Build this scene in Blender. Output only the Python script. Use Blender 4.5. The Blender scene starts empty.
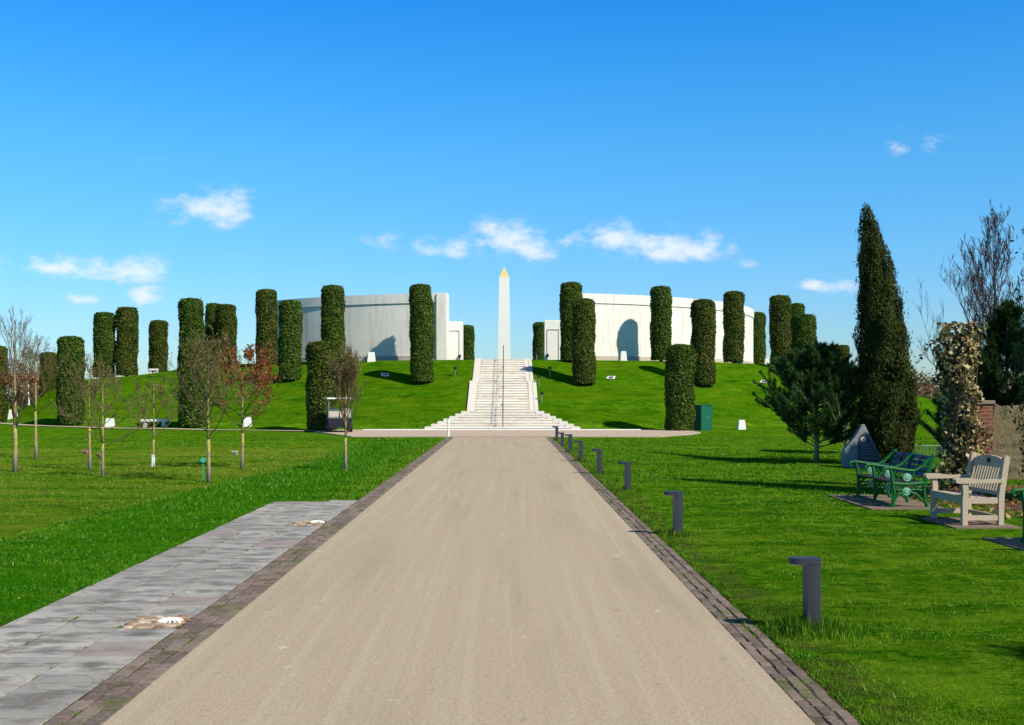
import bpy, math, random
import numpy as np
from mathutils import Vector
random.seed(7); RNG = np.random.default_rng(7)
S = bpy.context.scene; COL = S.collection
F, HX, HY, CH = 1100.0, 506.0, 395.0, 1.8      # focal (px), vanishing point, eye height
AZ, EL = math.radians(42), math.radians(44)
SUNV = Vector((math.cos(AZ)*math.cos(EL), -math.sin(AZ)*math.cos(EL), math.sin(EL)))

# ------------------------------------------------------------------ terrain
def sm(a, b, x):
    t = np.clip((x-a)/(b-a), 0, 1); return t*t*(3-2*t)
P_F = ([0, 22.6, 23.4, 28.2, 33, 36.2, 37.3], [4.06, 4.06, 3.98, 2.52, .90, .12, 0])
P_L = ([0, 23.4, 26.5, 30, 33.6, 35.8, 37.6, 38.6], [4.06, 4.06, 3.75, 3.2, 2.88, 1.95, .6, 0])
P_R = ([0, 23.2, 28, 32, 36, 38.6], [4.06, 4.03, 3.0, 1.95, .6, 0])
CY = 93.0
def stair_half(y):                                # half width of the stair corridor at depth y
    y = np.asarray(y, float)
    return np.where(y < 60.0, 3.9 - (y-55.8)/4.2*2.0, np.where(y < 64.8, 1.9, 1.78))
def terr(x, y):
    x = np.asarray(x, float); y = np.asarray(y, float)
    r = np.hypot(x, y-CY); phi = np.degrees(np.arctan2(np.abs(x), CY-y))
    zf = np.interp(r, *P_F); zl = np.interp(r, *P_L); zr = np.interp(r, *P_R)
    w = sm(38, 62, phi)
    zs = np.where(x < 0, zl, zr)
    z = zf*(1-w) + zs*w
    out = sm(38.5, 40, r)
    # lower lawn left of the lush bank, right of the bollards
    edge = -6.1 + 1.7*sm(14, 36, y)
    lowl = sm(0, 1.4, edge-x)*(1-sm(38, 46.5, y + 0.12*np.abs(x)))
    lowr = sm(3.2, 7.5, x)*sm(20, 28, y)*(1-sm(38, 46.5, y + .12*np.abs(x)))
    z = z - .26*lowl - .16*lowr
    und = .03*np.sin(x*.7+1.3)*np.sin(y*.45)*np.clip((np.abs(x)-4)/4, 0, 1)*(r > 38)
    z = z + und
    # corridor of the drive and of the stairs sits a little deeper
    cor = (x > -3.93) & (x < 1.97) & (y < 47) & ~((x < -2.55) & (y > 18.8))
    z = np.where(cor, -.07, z)
    st = (np.abs(x+.18) < stair_half(y)-.18) & (y > 55.9) & (y < 70.2)
    z = np.where(st, z-.45, z)
    return z
def tz(x, y): return float(terr(x, y))
def hit(px, py):
    u = (px-HX)/F; v = (HY-py)/F
    ys = np.arange(4, 140, .05)
    d = terr(u*ys, ys) - (CH + v*ys)
    i = int(np.argmax(d > 0))
    return Vector((u*ys[i], ys[i], float(terr(u*ys[i], ys[i]))))
def X_(px, Y): return (px-HX)/F*Y
def Z_(py, Y): return CH + (HY-py)/F*Y

# ------------------------------------------------------------------ node helpers
class NT:
    def __init__(s, tree): s.t = tree; tree.nodes.clear()
    def n(s, typ, **k):
        o = s.t.nodes.new(typ)
        for a, b in k.items(): setattr(o, a, b)
        return o
    def put(s, sock, v):
        if v is None: return
        if hasattr(v, 'is_output'): s.t.links.new(v, sock)
        elif isinstance(v, (tuple, list)) and len(v) == 3 and sock.type == 'RGBA': sock.default_value = (*v, 1)
        else: sock.default_value = v
    def m(s, op, a, b=None, c=None):
        o = s.n('ShaderNodeMath', operation=op)
        s.put(o.inputs[0], a); s.put(o.inputs[1], b); s.put(o.inputs[2], c); return o.outputs[0]
    def vm(s, op, a, b=None):
        o = s.n('ShaderNodeVectorMath', operation=op); s.put(o.inputs[0], a); s.put(o.inputs[1], b)
        return o.outputs[0]
    def noise(s, vec, scale, detail=3, rough=.55, col=False):
        o = s.n('ShaderNodeTexNoise'); s.put(o.inputs['Vector'], vec)
        o.inputs['Scale'].default_value = scale; o.inputs['Detail'].default_value = detail
        o.inputs['Roughness'].default_value = rough
        return o.outputs['Color' if col else 'Fac']
    def ss(s, x, a, b, lo=0., hi=1.):
        o = s.n('ShaderNodeMapRange', interpolation_type='SMOOTHSTEP'); s.put(o.inputs[0], x)
        for i, v in zip((1, 2, 3, 4), (a, b, lo, hi)): s.put(o.inputs[i], v)
        return o.outputs[0]
    def mix(s, f, a, b, mode='MIX'):
        o = s.n('ShaderNodeMix', data_type='RGBA', blend_type=mode)
        s.put(o.inputs[0], f); s.put(o.inputs[6], a); s.put(o.inputs[7], b); return o.outputs[2]
    def bump(s, h, strength=.5, dist=.02):
        o = s.n('ShaderNodeBump'); s.put(o.inputs['Height'], h)
        o.inputs['Strength'].default_value = strength; o.inputs['Distance'].default_value = dist
        return o.outputs[0]
    def xyz(s, v):
        o = s.n('ShaderNodeSeparateXYZ'); s.put(o.inputs[0], v); return o.outputs
    def comb(s, x, y, z):
        o = s.n('ShaderNodeCombineXYZ'); s.put(o.inputs[0], x); s.put(o.inputs[1], y); s.put(o.inputs[2], z); return o.outputs[0]
    @property
    def obj(s): return s.n('ShaderNodeTexCoord').outputs['Object']
    @property
    def pos(s): return s.n('ShaderNodeNewGeometry').outputs['Position']
    @property
    def uv(s): return s.n('ShaderNodeTexCoord').outputs['UV']
    @property
    def isl(s): return s.n('ShaderNodeNewGeometry').outputs['Random Per Island']
    def out(s, col, rough=.8, normal=None, metal=0, spec=.3, trans=0):
        b = s.n('ShaderNodeBsdfPrincipled')
        s.put(b.inputs['Base Color'], col); s.put(b.inputs['Roughness'], rough); s.put(b.inputs['Metallic'], metal)
        b.inputs['Specular IOR Level'].default_value = spec
        if normal is not None: s.put(b.inputs['Normal'], normal)
        sh = b.outputs[0]
        if trans:
            t = s.n('ShaderNodeBsdfTranslucent'); s.put(t.inputs[0], col)
            mx = s.n('ShaderNodeMixShader'); mx.inputs[0].default_value = trans
            s.t.links.new(sh, mx.inputs[1]); s.t.links.new(t.outputs[0], mx.inputs[2]); sh = mx.outputs[0]
        o = s.n('ShaderNodeOutputMaterial'); s.t.links.new(sh, o.inputs[0])
def newmat(name):
    m = bpy.data.materials.new(name); m.use_nodes = True; return m, NT(m.node_tree)
def simple(name, col, rough=.6, var=.15, scale=8, metal=0, spec=.3, bump=.1):
    m, n = newmat(name)
    f = n.noise(n.obj, scale, 4)
    c = n.mix(f, tuple(c*(1-var) for c in col), tuple(min(1, c*(1+var)) for c in col))
    n.out(c, rough, n.bump(n.noise(n.obj, scale*6, 3), bump, .01), metal, spec); return m
def leafmat(name, cols, trans=.25, rough=.55, spec=.3):
    m, n = newmat(name)
    r = n.n('ShaderNodeValToRGB'); r.color_ramp.interpolation = 'LINEAR'
    e = r.color_ramp.elements
    while len(e) < len(cols): e.new(.5)
    for i, (p, c) in enumerate(cols): e[i].position = p; e[i].color = (*c, 1)
    f = n.m('ADD', n.m('MULTIPLY', n.isl, .75), n.m('MULTIPLY', n.noise(n.pos, 1.3, 3), .35))
    n.put(r.inputs[0], n.m('SUBTRACT', f, .03))
    n.out(r.outputs[0], rough, None, 0, spec, trans); return m

M = {}
def grass_colour(n, blades):
    p = n.pos; x, y, z = n.xyz(p)
    n1 = n.noise(p, .35, 4, .6); n2 = n.noise(p, 2.3, 5, .65); n3 = n.noise(p, 14, 4, .7)
    ps = n.vm('MULTIPLY', p, (.55, 1., 1.)); n4 = n.noise(ps, 8.5, 5, .75); n5 = n.noise(ps, 26, 3, .7)
    c = n.mix(n1, (.030, .145, .002), (.070, .200, .004))
    c = n.mix(n.ss(n2, .45, .62, 0, .85), c, (.20, .31, .014))
    c = n.mix(n.ss(n4, .50, .62, 0, .85), c, (.009, .062, .001))
    c = n.mix(n.ss(n4, .47, .36, 0, .8), c, (.18, .30, .012))
    c = n.mix(n.ss(n5, .52, .64, 0, .8), c, (.010, .05, .001))
    c = n.mix(n.ss(n5, .42, .32, 0, .6), c, (.23, .33, .03))
    c = n.mix(n.ss(n3, .52, .70, 0, .6), c, (.010, .060, .001))
    nb_ = n.noise(ps, 1.1, 4, .65); c = n.mix(n.ss(nb_, .54, .68, 0, .5), c, (.020, .095, .002)); c = n.mix(n.ss(nb_, .47, .36, 0, .65), c, (.19, .30, .015))
    # mowing lines along x on the far lawns, worn straw patches on the low lawn
    st = n.noise(n.comb(n.m('MULTIPLY', x, .05), n.m('MULTIPLY', y, 1.1), 0), 1.6, 3, .6)
    c = n.mix(n.ss(st, .42, .68, 0, .55), c, (.15, .235, .012))
    st2 = n.noise(n.comb(n.m('MULTIPLY', x, .12), n.m('MULTIPLY', y, .8), n.m('MULTIPLY', z, 1.5)), 1.9, 4, .6)
    c = n.mix(n.ss(st2, .5, .72, 0, .5), c, (.022, .085, .002))
    low = n.m('MULTIPLY', n.ss(z, -.05, -.2), n.ss(x, -1, -4))
    dry = n.m('MULTIPLY', low, n.ss(st2, .38, .62))
    c = n.mix(n.m('MULTIPLY', dry, .8), c, (.22, .235, .03))
    brown = n.m('MULTIPLY', low, n.ss(n.noise(n.comb(n.m('MULTIPLY', x, .35), y, 3.3), 1.1, 5, .7), .56, .7))
    c = n.mix(n.m('MULTIPLY', brown, .7), c, (.10, .065, .022))
    lush = n.m('MULTIPLY', n.m('MULTIPLY', n.ss(x, -6.6, -5.6), n.ss(x, -3.0, -3.6)), n.ss(y, 48, 40))
    c = n.mix(n.m('MULTIPLY', lush, .65), c, (.030, .170, .004))
    slope = n.ss(z, .15, .6)
    c = n.mix(n.m('MULTIPLY', slope, .5), c, (.038, .125, .001))
    ms = n.noise(n.comb(n.m('MULTIPLY', x, .45), n.m('MULTIPLY', y, .2), n.m('MULTIPLY', z, 2.2)), 1.3, 6, .75)
    c = n.mix(n.m('MULTIPLY', slope, n.ss(ms, .50, .64, 0, .75)), c, (.014, .070, .001))
    c = n.mix(n.m('MULTIPLY', slope, n.ss(ms, .46, .34, 0, .7)), c, (.17, .225, .008))
    st3 = n.noise(n.comb(n.m('MULTIPLY', x, .04), 0, n.m('MULTIPLY', z, 3.6)), 1.5, 4, .65)
    c = n.mix(n.m('MULTIPLY', slope, n.ss(st3, .42, .66, 0, .8)), c, (.10, .165, .003))
    # trodden soil and moss just off the right kerb
    soil = n.m('MULTIPLY', n.m('MULTIPLY', n.ss(x, 2.55, 2.05), n.ss(x, 1.5, 1.9)), n.ss(n.noise(p, 3.2, 5, .7), .38, .6))
    c = n.mix(n.m('MULTIPLY', n.m('MULTIPLY', soil, n.ss(y, 50, 40)), .2 if blades else .85), c, (.10, .07, .03))
    c = n.mix(1., c, (.86, 1.02, .8), 'MULTIPLY')
    if blades:
        i = n.isl
        c = n.mix(n.ss(i, .40, 1, 0, .65), c, (.15, .34, .02))
        c = n.mix(n.ss(i, .0, .25, .6, 0.), c, (.010, .055, .001))
        c = n.mix(n.ss(i, .975, .985, 0, .8), c, (.42, .40, .18))
    return c, n3, n2
m, n = newmat('lawn'); c, h, h2 = grass_colour(n, False)
n.out(c, .95, n.bump(n.m('ADD', n.noise(n.pos, 22, 5, .8), n.m('MULTIPLY', h2, 1.5)), 1., .08), 0, .0); M['lawn'] = m
m, n = newmat('grass_blades'); c, h, h2 = grass_colour(n, True); n.out(c, .7, None, 0, .06, .25); M['blades'] = m

m, n = newmat('resin_gravel_road')
p = n.pos; x, y, z = n.xyz(p)
g = n.noise(p, 160, 3, .8); g2 = n.noise(p, 45, 4, .7); b = n.noise(n.comb(n.m('MULTIPLY', x, 1.3), n.m('MULTIPLY', y, .12), 0), 1.2, 5, .65)
tr = n.noise(n.comb(n.m('ADD', n.m('MULTIPLY', x, 4.5), n.m('MULTIPLY', n.m('SINE', n.m('MULTIPLY', y, .16)), .6)), n.m('MULTIPLY', y, .05), 0), 1.6, 5, .65)
gm = n.noise(p, 28, 5, .85)
g3 = n.noise(p, 75, 2, .6)
c = n.mix(n.ss(g, .35, .65), (.12, .088, .054), (.60, .485, .34))
c = n.mix(n.ss(g3, .50, .62, 0, .6), c, (.25, .20, .135))
c = n.mix(n.ss(g2, .40, .62, 0, .35), c, (.52, .415, .285))
c = n.mix(n.ss(tr, .45, .7, 0, .28), c, (.50, .42, .31))
c = n.mix(n.ss(b, .48, .68, 0, .30), c, (.24, .19, .13))
c = n.mix(n.ss(gm, .53, .68, 0, .55), c, (.17, .13, .085))
c = n.mix(n.ss(gm, .45, .34, 0, .5), c, (.56, .46, .33))
sp = n.noise(p, 5.3, 2, .5); c = n.mix(n.ss(sp, .70, .76, 0, .4), c, (.70, .66, .58))
c = n.mix(n.ss(n.noise(p, 7.1, 3, .5), .68, .75, 0, .5), c, (.16, .13, .10))
n.out(c, .9, n.bump(g, .5, .006), 0, .15); M['road'] = m
m, n = newmat('plaza_paving'); p = n.pos
c = n.mix(n.noise(p, 1.4, 5, .7), (.36, .27, .20), (.50, .40, .31)); n.out(c, .9, n.bump(n.noise(p, 90, 3), .3, .01), 0, .1); M['plaza'] = m

m, n = newmat('granite_sett'); i = n.isl; p = n.pos
c = n.mix(i, (.095, .070, .058), (.215, .162, .130))
c = n.mix(n.ss(n.noise(p, 30, 5, .7), .4, .7, 0, .6), c, (.28, .215, .17))
c = n.mix(n.ss(n.noise(p, 4.5, 5, .7), .52, .66, 0, .7), c, (.07, .06, .03))
c = n.mix(n.ss(n.noise(p, 1.9, 5, .7), .54, .66, 0, .7), c, (.09, .11, .02))
n.out(c, .85, n.bump(n.noise(p, 60, 5, .7), .7, .01), 0, .2); M['sett'] = m
m, n = newmat('mossy_joint'); p = n.pos
c = n.mix(n.ss(n.noise(p, 9, 5, .7), .42, .62), (.055, .038, .022), (.075, .085, .018)); n.out(c, .95, None, 0, .05); M['joint'] = m

m, n = newmat('grey_slab'); i = n.isl; p = n.pos; u, v, w = n.xyz(n.uv)
du = n.m('SUBTRACT', u, .5); dv = n.m('SUBTRACT', v, .5)
d = n.m('SQRT', n.m('ADD', n.m('MULTIPLY', du, du), n.m('MULTIPLY', dv, dv)))
d = n.m('ADD', d, n.m('MULTIPLY', n.m('SUBTRACT', n.noise(p, 3.5, 5, .65), .5), .5))
c = n.mix(i, (.26, .24, .205), (.42, .39, .34))
c = n.mix(n.ss(n.noise(p, 3.0, 6, .65), .35, .7, 0, .6), c, (.22, .22, .205))
ring = n.m('MULTIPLY', n.ss(d, .36, .40), n.ss(d, .46, .42))
c = n.mix(n.m('MULTIPLY', n.m('MULTIPLY', ring, n.ss(n.m('FRACT', n.m('MULTIPLY', i, 7.3)), .45, .6)), .40), c, (.14, .14, .13))
core = n.m('MULTIPLY', n.ss(d, .30, .06), n.ss(i, .25, .6))
c = n.mix(n.m('MULTIPLY', core, .65), c, (.10, .10, .095))
c = n.mix(n.ss(n.noise(n.comb(n.m('MULTIPLY', n.xyz(p)[0], .35), n.xyz(p)[1], 0), 5.5, 5, .7), .46, .62, 0, .75), c, (.105, .088, .07))
c = n.mix(n.ss(i, .93, .95, 0, .7), c, (.24, .185, .165))
c = n.mix(n.ss(n.noise(p, 2.1, 5, .7), .58, .72, 0, .5), c, (.30, .25, .17))
c = n.mix(n.ss(n.noise(p, 45, 4, .7), .5, .75, 0, .35), c, (.48, .46, .42))
n.out(c, .75, n.bump(n.noise(p, 35, 5, .7), .35, .008), 0, .3); M['slab'] = m

def stonewall(name, a, b, jw=2.2, jh=1.13, off=.5, joint=.88):
    m, n = newmat(name); uv = n.uv
    br = n.n('ShaderNodeTexBrick'); n.put(br.inputs['Vector'], uv); br.offset = off
    br.inputs['Scale'].default_value = 1; br.inputs['Mortar Size'].default_value = .016
    br.inputs['Brick Width'].default_value = jw; br.inputs['Row Height'].default_value = jh
    br.inputs['Mortar Smooth'].default_value = .3
    for k, cc in (('Color1', a), ('Color2', b), ('Mortar', tuple(q*joint for q in a))): br.inputs[k].default_value = (*cc, 1)
    c = br.outputs['Color']
    x, y, z = n.xyz(uv)
    drip = n.noise(n.comb(n.m('MULTIPLY', x, 1.6), n.m('MULTIPLY', y, .16), 0), 1.5, 5, .65)
    c = n.mix(n.ss(drip, .46, .68, 0, .6), c, tuple(q*w for q, w in zip(a, (.70, .66, .58))))
    c = n.mix(n.ss(n.noise(uv, .8, 5, .6), .4, .7, 0, .3), c, tuple(q*.86 for q in a))
    n.out(c, .75, n.bump(n.noise(n.pos, 14, 4), .12, .01), 0, .2); return m
M['wall'] = stonewall('portland_stone_panels', (.77, .735, .665), (.79, .76, .70), 2.2, 1.2, 0)
M['plinth'] = stonewall('stained_plinth_stone', (.50, .43, .35), (.58, .50, .41), 2.2, 3, 0)
m, n = newmat('pale_stone'); p = n.pos
c = n.mix(n.noise(p, 2.2, 5, .6), (.72, .695, .64), (.82, .80, .75)); n.out(c, .7, n.bump(n.noise(p, 25, 3), .15, .01)); M['stone'] = m
m, n = newmat('stained_step_stone'); p = n.pos; x, y, z = n.xyz(p)
c = n.mix(n.isl, (.64, .58, .49), (.74, .69, .60))
s_ = n.noise(n.comb(n.m('MULTIPLY', x, .9), n.m('MULTIPLY', y, 3.), n.m('MULTIPLY', z, 3)), 1.6, 5, .65)
c = n.mix(n.ss(s_, .52, .70, 0, .6), c, (.42, .33, .22)); c = n.mix(n.ss(s_, .50, .36, 0, .5), c, (.76, .73, .66))
n.out(c, .8, None, 0, .15); M['step'] = m
m, n = newmat('cream_stone'); p = n.pos
c = n.mix(n.noise(p, 3, 5, .65), (.50, .46, .39), (.68, .64, .56)); n.out(c, .8, n.bump(n.noise(p, 25, 3), .15, .01)); M['cheek'] = m
m, n = newmat('gold_leaf'); n.out((.72, .56, .22), .4, None, .3, .5); M['gold'] = m
M['anthracite'] = simple('anthracite_paint', (.030, .032, .045), .5, .12, 6, 0, .4, .03)
M['steel'] = simple('dark_steel', (.03, .03, .033), .45, .1, 6, .3, .4)
M['greysteel'] = simple('galvanised_steel', (.30, .31, .31), .5, .15, 10, .5)
M['greencab'] = simple('green_cabinet_paint', (.005, .105, .052), .5, .1, 3)
M['greeniron'] = simple('green_cast_iron', (.005, .105, .022), .55, .25, 12, 0, .2, .2)
M['roundel'] = simple('pale_green_roundel', (.15, .36, .26), .6, .4, 30)
M['blueslat'] = simple('navy_painted_slats', (.022, .030, .075), .5, .25, 9)
M['seatslat'] = simple('dark_seat_slats', (.030, .026, .022), .6, .3, 9)
m, n = newmat('weathered_teak'); o_ = n.obj
f = n.noise(n.vm('MULTIPLY', o_, (3, 30, 30)), 1.5, 5, .6)
c = n.mix(f, (.30, .235, .165), (.56, .46, .345)); n.out(c, .8, n.bump(f, .3, .004), 0, .2); M['teak'] = m
M['white'] = simple('white_paint', (.74, .74, .72), .5, .06, 5)
M['cream'] = simple('cream_vinyl', (.50, .44, .35), .6, .1, 5)
M['blackbody'] = simple('black_body', (.010, .012, .018), .5, .1, 5, 0, .2)
M['rubber'] = simple('rubber', (.02, .02, .02), .8, .1, 5)
M['teal'] = simple('teal_card', (.02, .42, .33), .6)
M['pink'] = leafmat('pink_petals', [(0, (.55, .12, .20)), (1, (.75, .25, .30))])
M['whiteleaf'] = leafmat('white_petals', [(0, (.7, .68, .6)), (1, (.8, .6, .5))])
m, n = newmat('slate'); p = n.obj
c = n.mix(n.noise(p, 3, 6, .7), (.13, .14, .155), (.29, .30, .32)); c = n.mix(n.ss(n.noise(p, 5, 5, .7), .6, .72, 0, .6), c, (.24, .16, .09))
n.out(c, .7, n.bump(n.noise(p, 6, 6, .7), .7, .05)); M['slate'] = m
M['slatepanel'] = simple('polished_slate', (.040, .050, .075), .4, .1, 4, 0, .5)
M['letter'] = simple('engraved_letters', (.32, .34, .38), .7)
M['orange'] = simple('orange_enamel', (.55, .17, .05), .5)
m, n = newmat('tan_boulder_painted_shade'); p = n.obj
c = n.mix(n.noise(p, 2, 6, .7), (.13, .10, .05), (.25, .19, .10)); c = n.mix(n.ss(n.noise(p, 4, 5, .8), .50, .62, 0, .8), c, (.05, .042, .022))  # dark blotches paint the dappled shadow into the stone colour
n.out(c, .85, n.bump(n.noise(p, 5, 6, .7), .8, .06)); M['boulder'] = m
m, n = newmat('red_brick'); br = n.n('ShaderNodeTexBrick'); n.put(br.inputs['Vector'], n.uv)
for k, v in (('Scale', 1), ('Mortar Size', .008), ('Brick Width', .225), ('Row Height', .075)): br.inputs[k].default_value = v
for k, v in (('Color1', (.20, .058, .032)), ('Color2', (.14, .042, .026)), ('Mortar', (.22, .17, .13))): br.inputs[k].default_value = (*v, 1)
n.out(br.outputs['Color'], .85, n.bump(br.outputs['Fac'], -.4, .01)); M['brick'] = m
m, n = newmat('mulch'); p = n.pos
c = n.mix(n.noise(p, 18, 6, .8), (.05, .028, .015), (.26, .16, .09)); n.out(c, .95, n.bump(n.noise(p, 25, 5, .8), 1, .05), 0, .05); M['mulch'] = m
M['pebble'] = leafmat('sandstone_pebbles', [(0, (.08, .05, .03)), (.3, (.22, .14, .08)), (.6, (.34, .24, .15)), (1, (.50, .42, .33))], 0)
M['padslab'] = simple('brown_paving_slab', (.17, .125, .085), .95, .45, 5)
# vegetation
M['hedge'] = leafmat('clipped_hedge_leaves', [(0, (.010, .028, .003)), (.38, (.034, .078, .006)), (.70, (.075, .14, .012)), (.88, (.15, .17, .025)), (1, (.30, .24, .07))], .2, .6, .12)
M['hedge2'] = leafmat('clipped_hedge_leaves_bronzed', [(0, (.012, .025, .003)), (.38, (.040, .070, .006)), (.70, (.088, .12, .012)), (.88, (.17, .14, .025)), (1, (.32, .20, .06))], .2, .6, .12)
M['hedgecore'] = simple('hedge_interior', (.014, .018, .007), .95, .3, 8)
M['cypress'] = leafmat('cypress_sprays', [(0, (.008, .016, .003)), (.5, (.026, .042, .006)), (.85, (.060, .064, .011)), (1, (.15, .115, .025))], .15, .7, .1)
M['pine'] = leafmat('pine_needles', [(0, (.010, .035, .010)), (.5, (.032, .088, .018)), (1, (.095, .19, .032))], .2, .6, .2)
M['yew'] = leafmat('yew_needles', [(0, (.006, .018, .004)), (.6, (.020, .058, .010)), (1, (.055, .12, .018))], .2, .6, .2)
M['ivy'] = leafmat('variegated_ivy_leaves', [(0, (.012, .016, .006)), (.30, (.030, .055, .012)), (.48, (.16, .085, .035)), (.66, (.42, .30, .13)), (.8, (.56, .50, .22)), (1, (.72, .66, .36))], .2, .55, .2)
M['redleaf'] = leafmat('russet_leaves', [(0, (.14, .03, .010)), (.6, (.32, .08, .025)), (1, (.42, .17, .05))], .35)
M['brownleaf'] = leafmat('dry_brown_leaves', [(0, (.16, .075, .03)), (.6, (.34, .17, .07)), (1, (.46, .28, .14))], .35)
M['bud'] = leafmat('olive_buds', [(0, (.09, .08, .02)), (.5, (.17, .17, .03)), (.8, (.26, .22, .05)), (1, (.30, .16, .05))], .35)
M['shrubleaf'] = leafmat('winter_shrub_twigs', [(0, (.09, .05, .025)), (.6, (.20, .12, .06)), (1, (.26, .18, .09))], .2)
M['birchleaf'] = leafmat('birch_buds', [(0, (.10, .13, .05)), (1, (.22, .25, .12))], .3)
def bark(name, a, b, lich=None, zl=(0, 2)):
    m, n = newmat(name); p = n.obj
    c = n.mix(n.noise(p, 9, 5, .7), a, b)
    if lich:
        x, y, z = n.xyz(p)
        f = n.m('MULTIPLY', n.ss(n.noise(p, 11, 5, .85), .47, .55, 0, .9), n.m('MULTIPLY', n.ss(z, zl[0], zl[0]+.35), n.ss(z, 3.2, 1.8)))
        c = n.mix(f, c, lich)
    n.out(c, .85, n.bump(n.noise(p, 30, 4), .4, .01), 0, .1); return m
M['bark'] = bark('lichened_bark', (.16, .13, .095), (.30, .26, .20), (.50, .36, .03), (.25, 2))
M['twig'] = bark('twig_bark', (.09, .062, .030), (.20, .145, .075))
M['darkbark'] = bark('dark_bark', (.035, .026, .020), (.09, .07, .05))
M['pinebark'] = bark('pine_bark', (.20, .14, .09), (.34, .26, .18))
M['birchbark'] = bark('birch_bark', (.55, .53, .50), (.75, .73, .70))
M['purpletwig'] = bark('purple_brown_twigs', (.055, .038, .036), (.12, .085, .075))

# ------------------------------------------------------------------ mesh helpers
class MB:
    def __init__(s): s.v = []; s.f = []; s.mi = []; s.uv = {}
    def add(s, vs, fs, mi=0):
        b = len(s.v); s.v += [tuple(q) for q in vs]; s.f += [tuple(b+i for i in f) for f in fs]; s.mi += [mi]*len(fs); return b
    def box(s, x0, x1, y0, y1, z0, z1, mi=0, bev=0, rz=0, c=None):
        if bev:
            b = bev; vs = []; fs = []
            lv = [(z0, 0), (z1-b, 0), (z1, b)]
            for z, k in lv: vs += [(x0+k, y0+k, z), (x1-k, y0+k, z), (x1-k, y1-k, z), (x0+k, y1-k, z)]
            fs.append((3, 2, 1, 0)); fs.append((8, 9, 10, 11))
            for l in (0, 4):
                for i in range(4): j = (i+1) % 4; fs.append((l+i, l+j, l+4+j, l+4+i))
        else:
            vs = [(x0,y0,z0),(x1,y0,z0),(x1,y1,z0),(x0,y1,z0),(x0,y0,z1),(x1,y0,z1),(x1,y1,z1),(x0,y1,z1)]
            fs = [(3,2,1,0),(4,5,6,7),(0,1,5,4),(1,2,6,5),(2,3,7,6),(3,0,4,7)]
        if rz:
            cx, cy = c or ((x0+x1)/2, (y0+y1)/2); ca, sa = math.cos(rz), math.sin(rz)
            vs = [(cx+(x-cx)*ca-(y-cy)*sa, cy+(x-cx)*sa+(y-cy)*ca, z) for x, y, z in vs]
        s.add(vs, fs, mi); return s
    def tube(s, pts, rads, k=6, mi=0, cap=True):
        pts = [Vector(p) for p in pts]
        if not hasattr(rads, '__len__'): rads = [rads]*len(pts)
        b = len(s.v); up = Vector((.13, .27, .95))
        for i, p in enumerate(pts):
            t = (pts[min(i+1, len(pts)-1)]-pts[max(i-1, 0)]).normalized()
            a = t.cross(up)
            if a.length < .1: a = t.cross(Vector((1, 0, 0)))
            a.normalize(); bb = t.cross(a)
            for j in range(k):
                an = 2*math.pi*j/k
                s.v.append(tuple(p+(a*math.cos(an)+bb*math.sin(an))*rads[i]))
        for i in range(len(pts)-1):
            for j in range(k):
                q = (j+1) % k
                s.f.append((b+i*k+j, b+i*k+q, b+(i+1)*k+q, b+(i+1)*k+j)); s.mi.append(mi)
        if cap:
            s.f.append(tuple(b+j for j in range(k))[::-1]); s.mi.append(mi)
            e = b+(len(pts)-1)*k; s.f.append(tuple(e+j for j in range(k))); s.mi.append(mi)
        return s
    def prism(s, poly, y0, y1, mi=0, plane='xz'):      # outline extruded
        n_ = len(poly)
        if plane == 'xz': vs = [(a, y0, b) for a, b in poly]+[(a, y1, b) for a, b in poly]
        elif plane == 'yz': vs = [(y0, a, b) for a, b in poly]+[(y1, a, b) for a, b in poly]
        else: vs = [(a, b, y0) for a, b in poly]+[(a, b, y1) for a, b in poly]
        fs = [tuple(range(n_))[::-1], tuple(range(n_, 2*n_))]
        fs += [(i, (i+1) % n_, n_+(i+1) % n_, n_+i) for i in range(n_)]
        s.add(vs, fs, mi); return s
    def build(s, name, mat, parent=None, loc=None, smooth=False, fixn=True):
        me = bpy.data.meshes.new(name); me.from_pydata(s.v, [], s.f); me.update()
        mats = mat if isinstance(mat, (list, tuple)) else [mat]
        for q in mats: me.materials.append(q)
        if len(mats) > 1: me.polygons.foreach_set('material_index', s.mi)
        if fixn:
            import bmesh
            bm = bmesh.new(); bm.from_mesh(me); bmesh.ops.recalc_face_normals(bm, faces=bm.faces); bm.to_mesh(me); bm.free()
        if smooth: me.polygons.foreach_set('use_smooth', [True]*len(me.polygons))
        o = bpy.data.objects.new(name, me); COL.objects.link(o)
        if parent: o.parent = parent
        if loc is not None: o.location = loc
        return o
def npmesh(name, V, Fc, mats, mi=None, smooth=False):
    me = bpy.data.meshes.new(name); k = Fc.shape[1]
    me.vertices.add(len(V)); me.vertices.foreach_set('co', V.astype(np.float32).ravel())
    me.loops.add(Fc.size); me.loops.foreach_set('vertex_index', Fc.astype(np.int32).ravel())
    me.polygons.add(len(Fc)); me.polygons.foreach_set('loop_start', np.arange(0, Fc.size, k, dtype=np.int32))
    try: me.polygons.foreach_set('loop_total', np.full(len(Fc), k, np.int32))
    except Exception: pass
    for q in mats: me.materials.append(q)
    if mi is not None: me.polygons.foreach_set('material_index', mi.astype(np.int32))
    me.update(calc_edges=True); me.validate(); return me
def unit(a): return a/np.maximum(np.linalg.norm(a, axis=1, keepdims=True), 1e-9)
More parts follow.
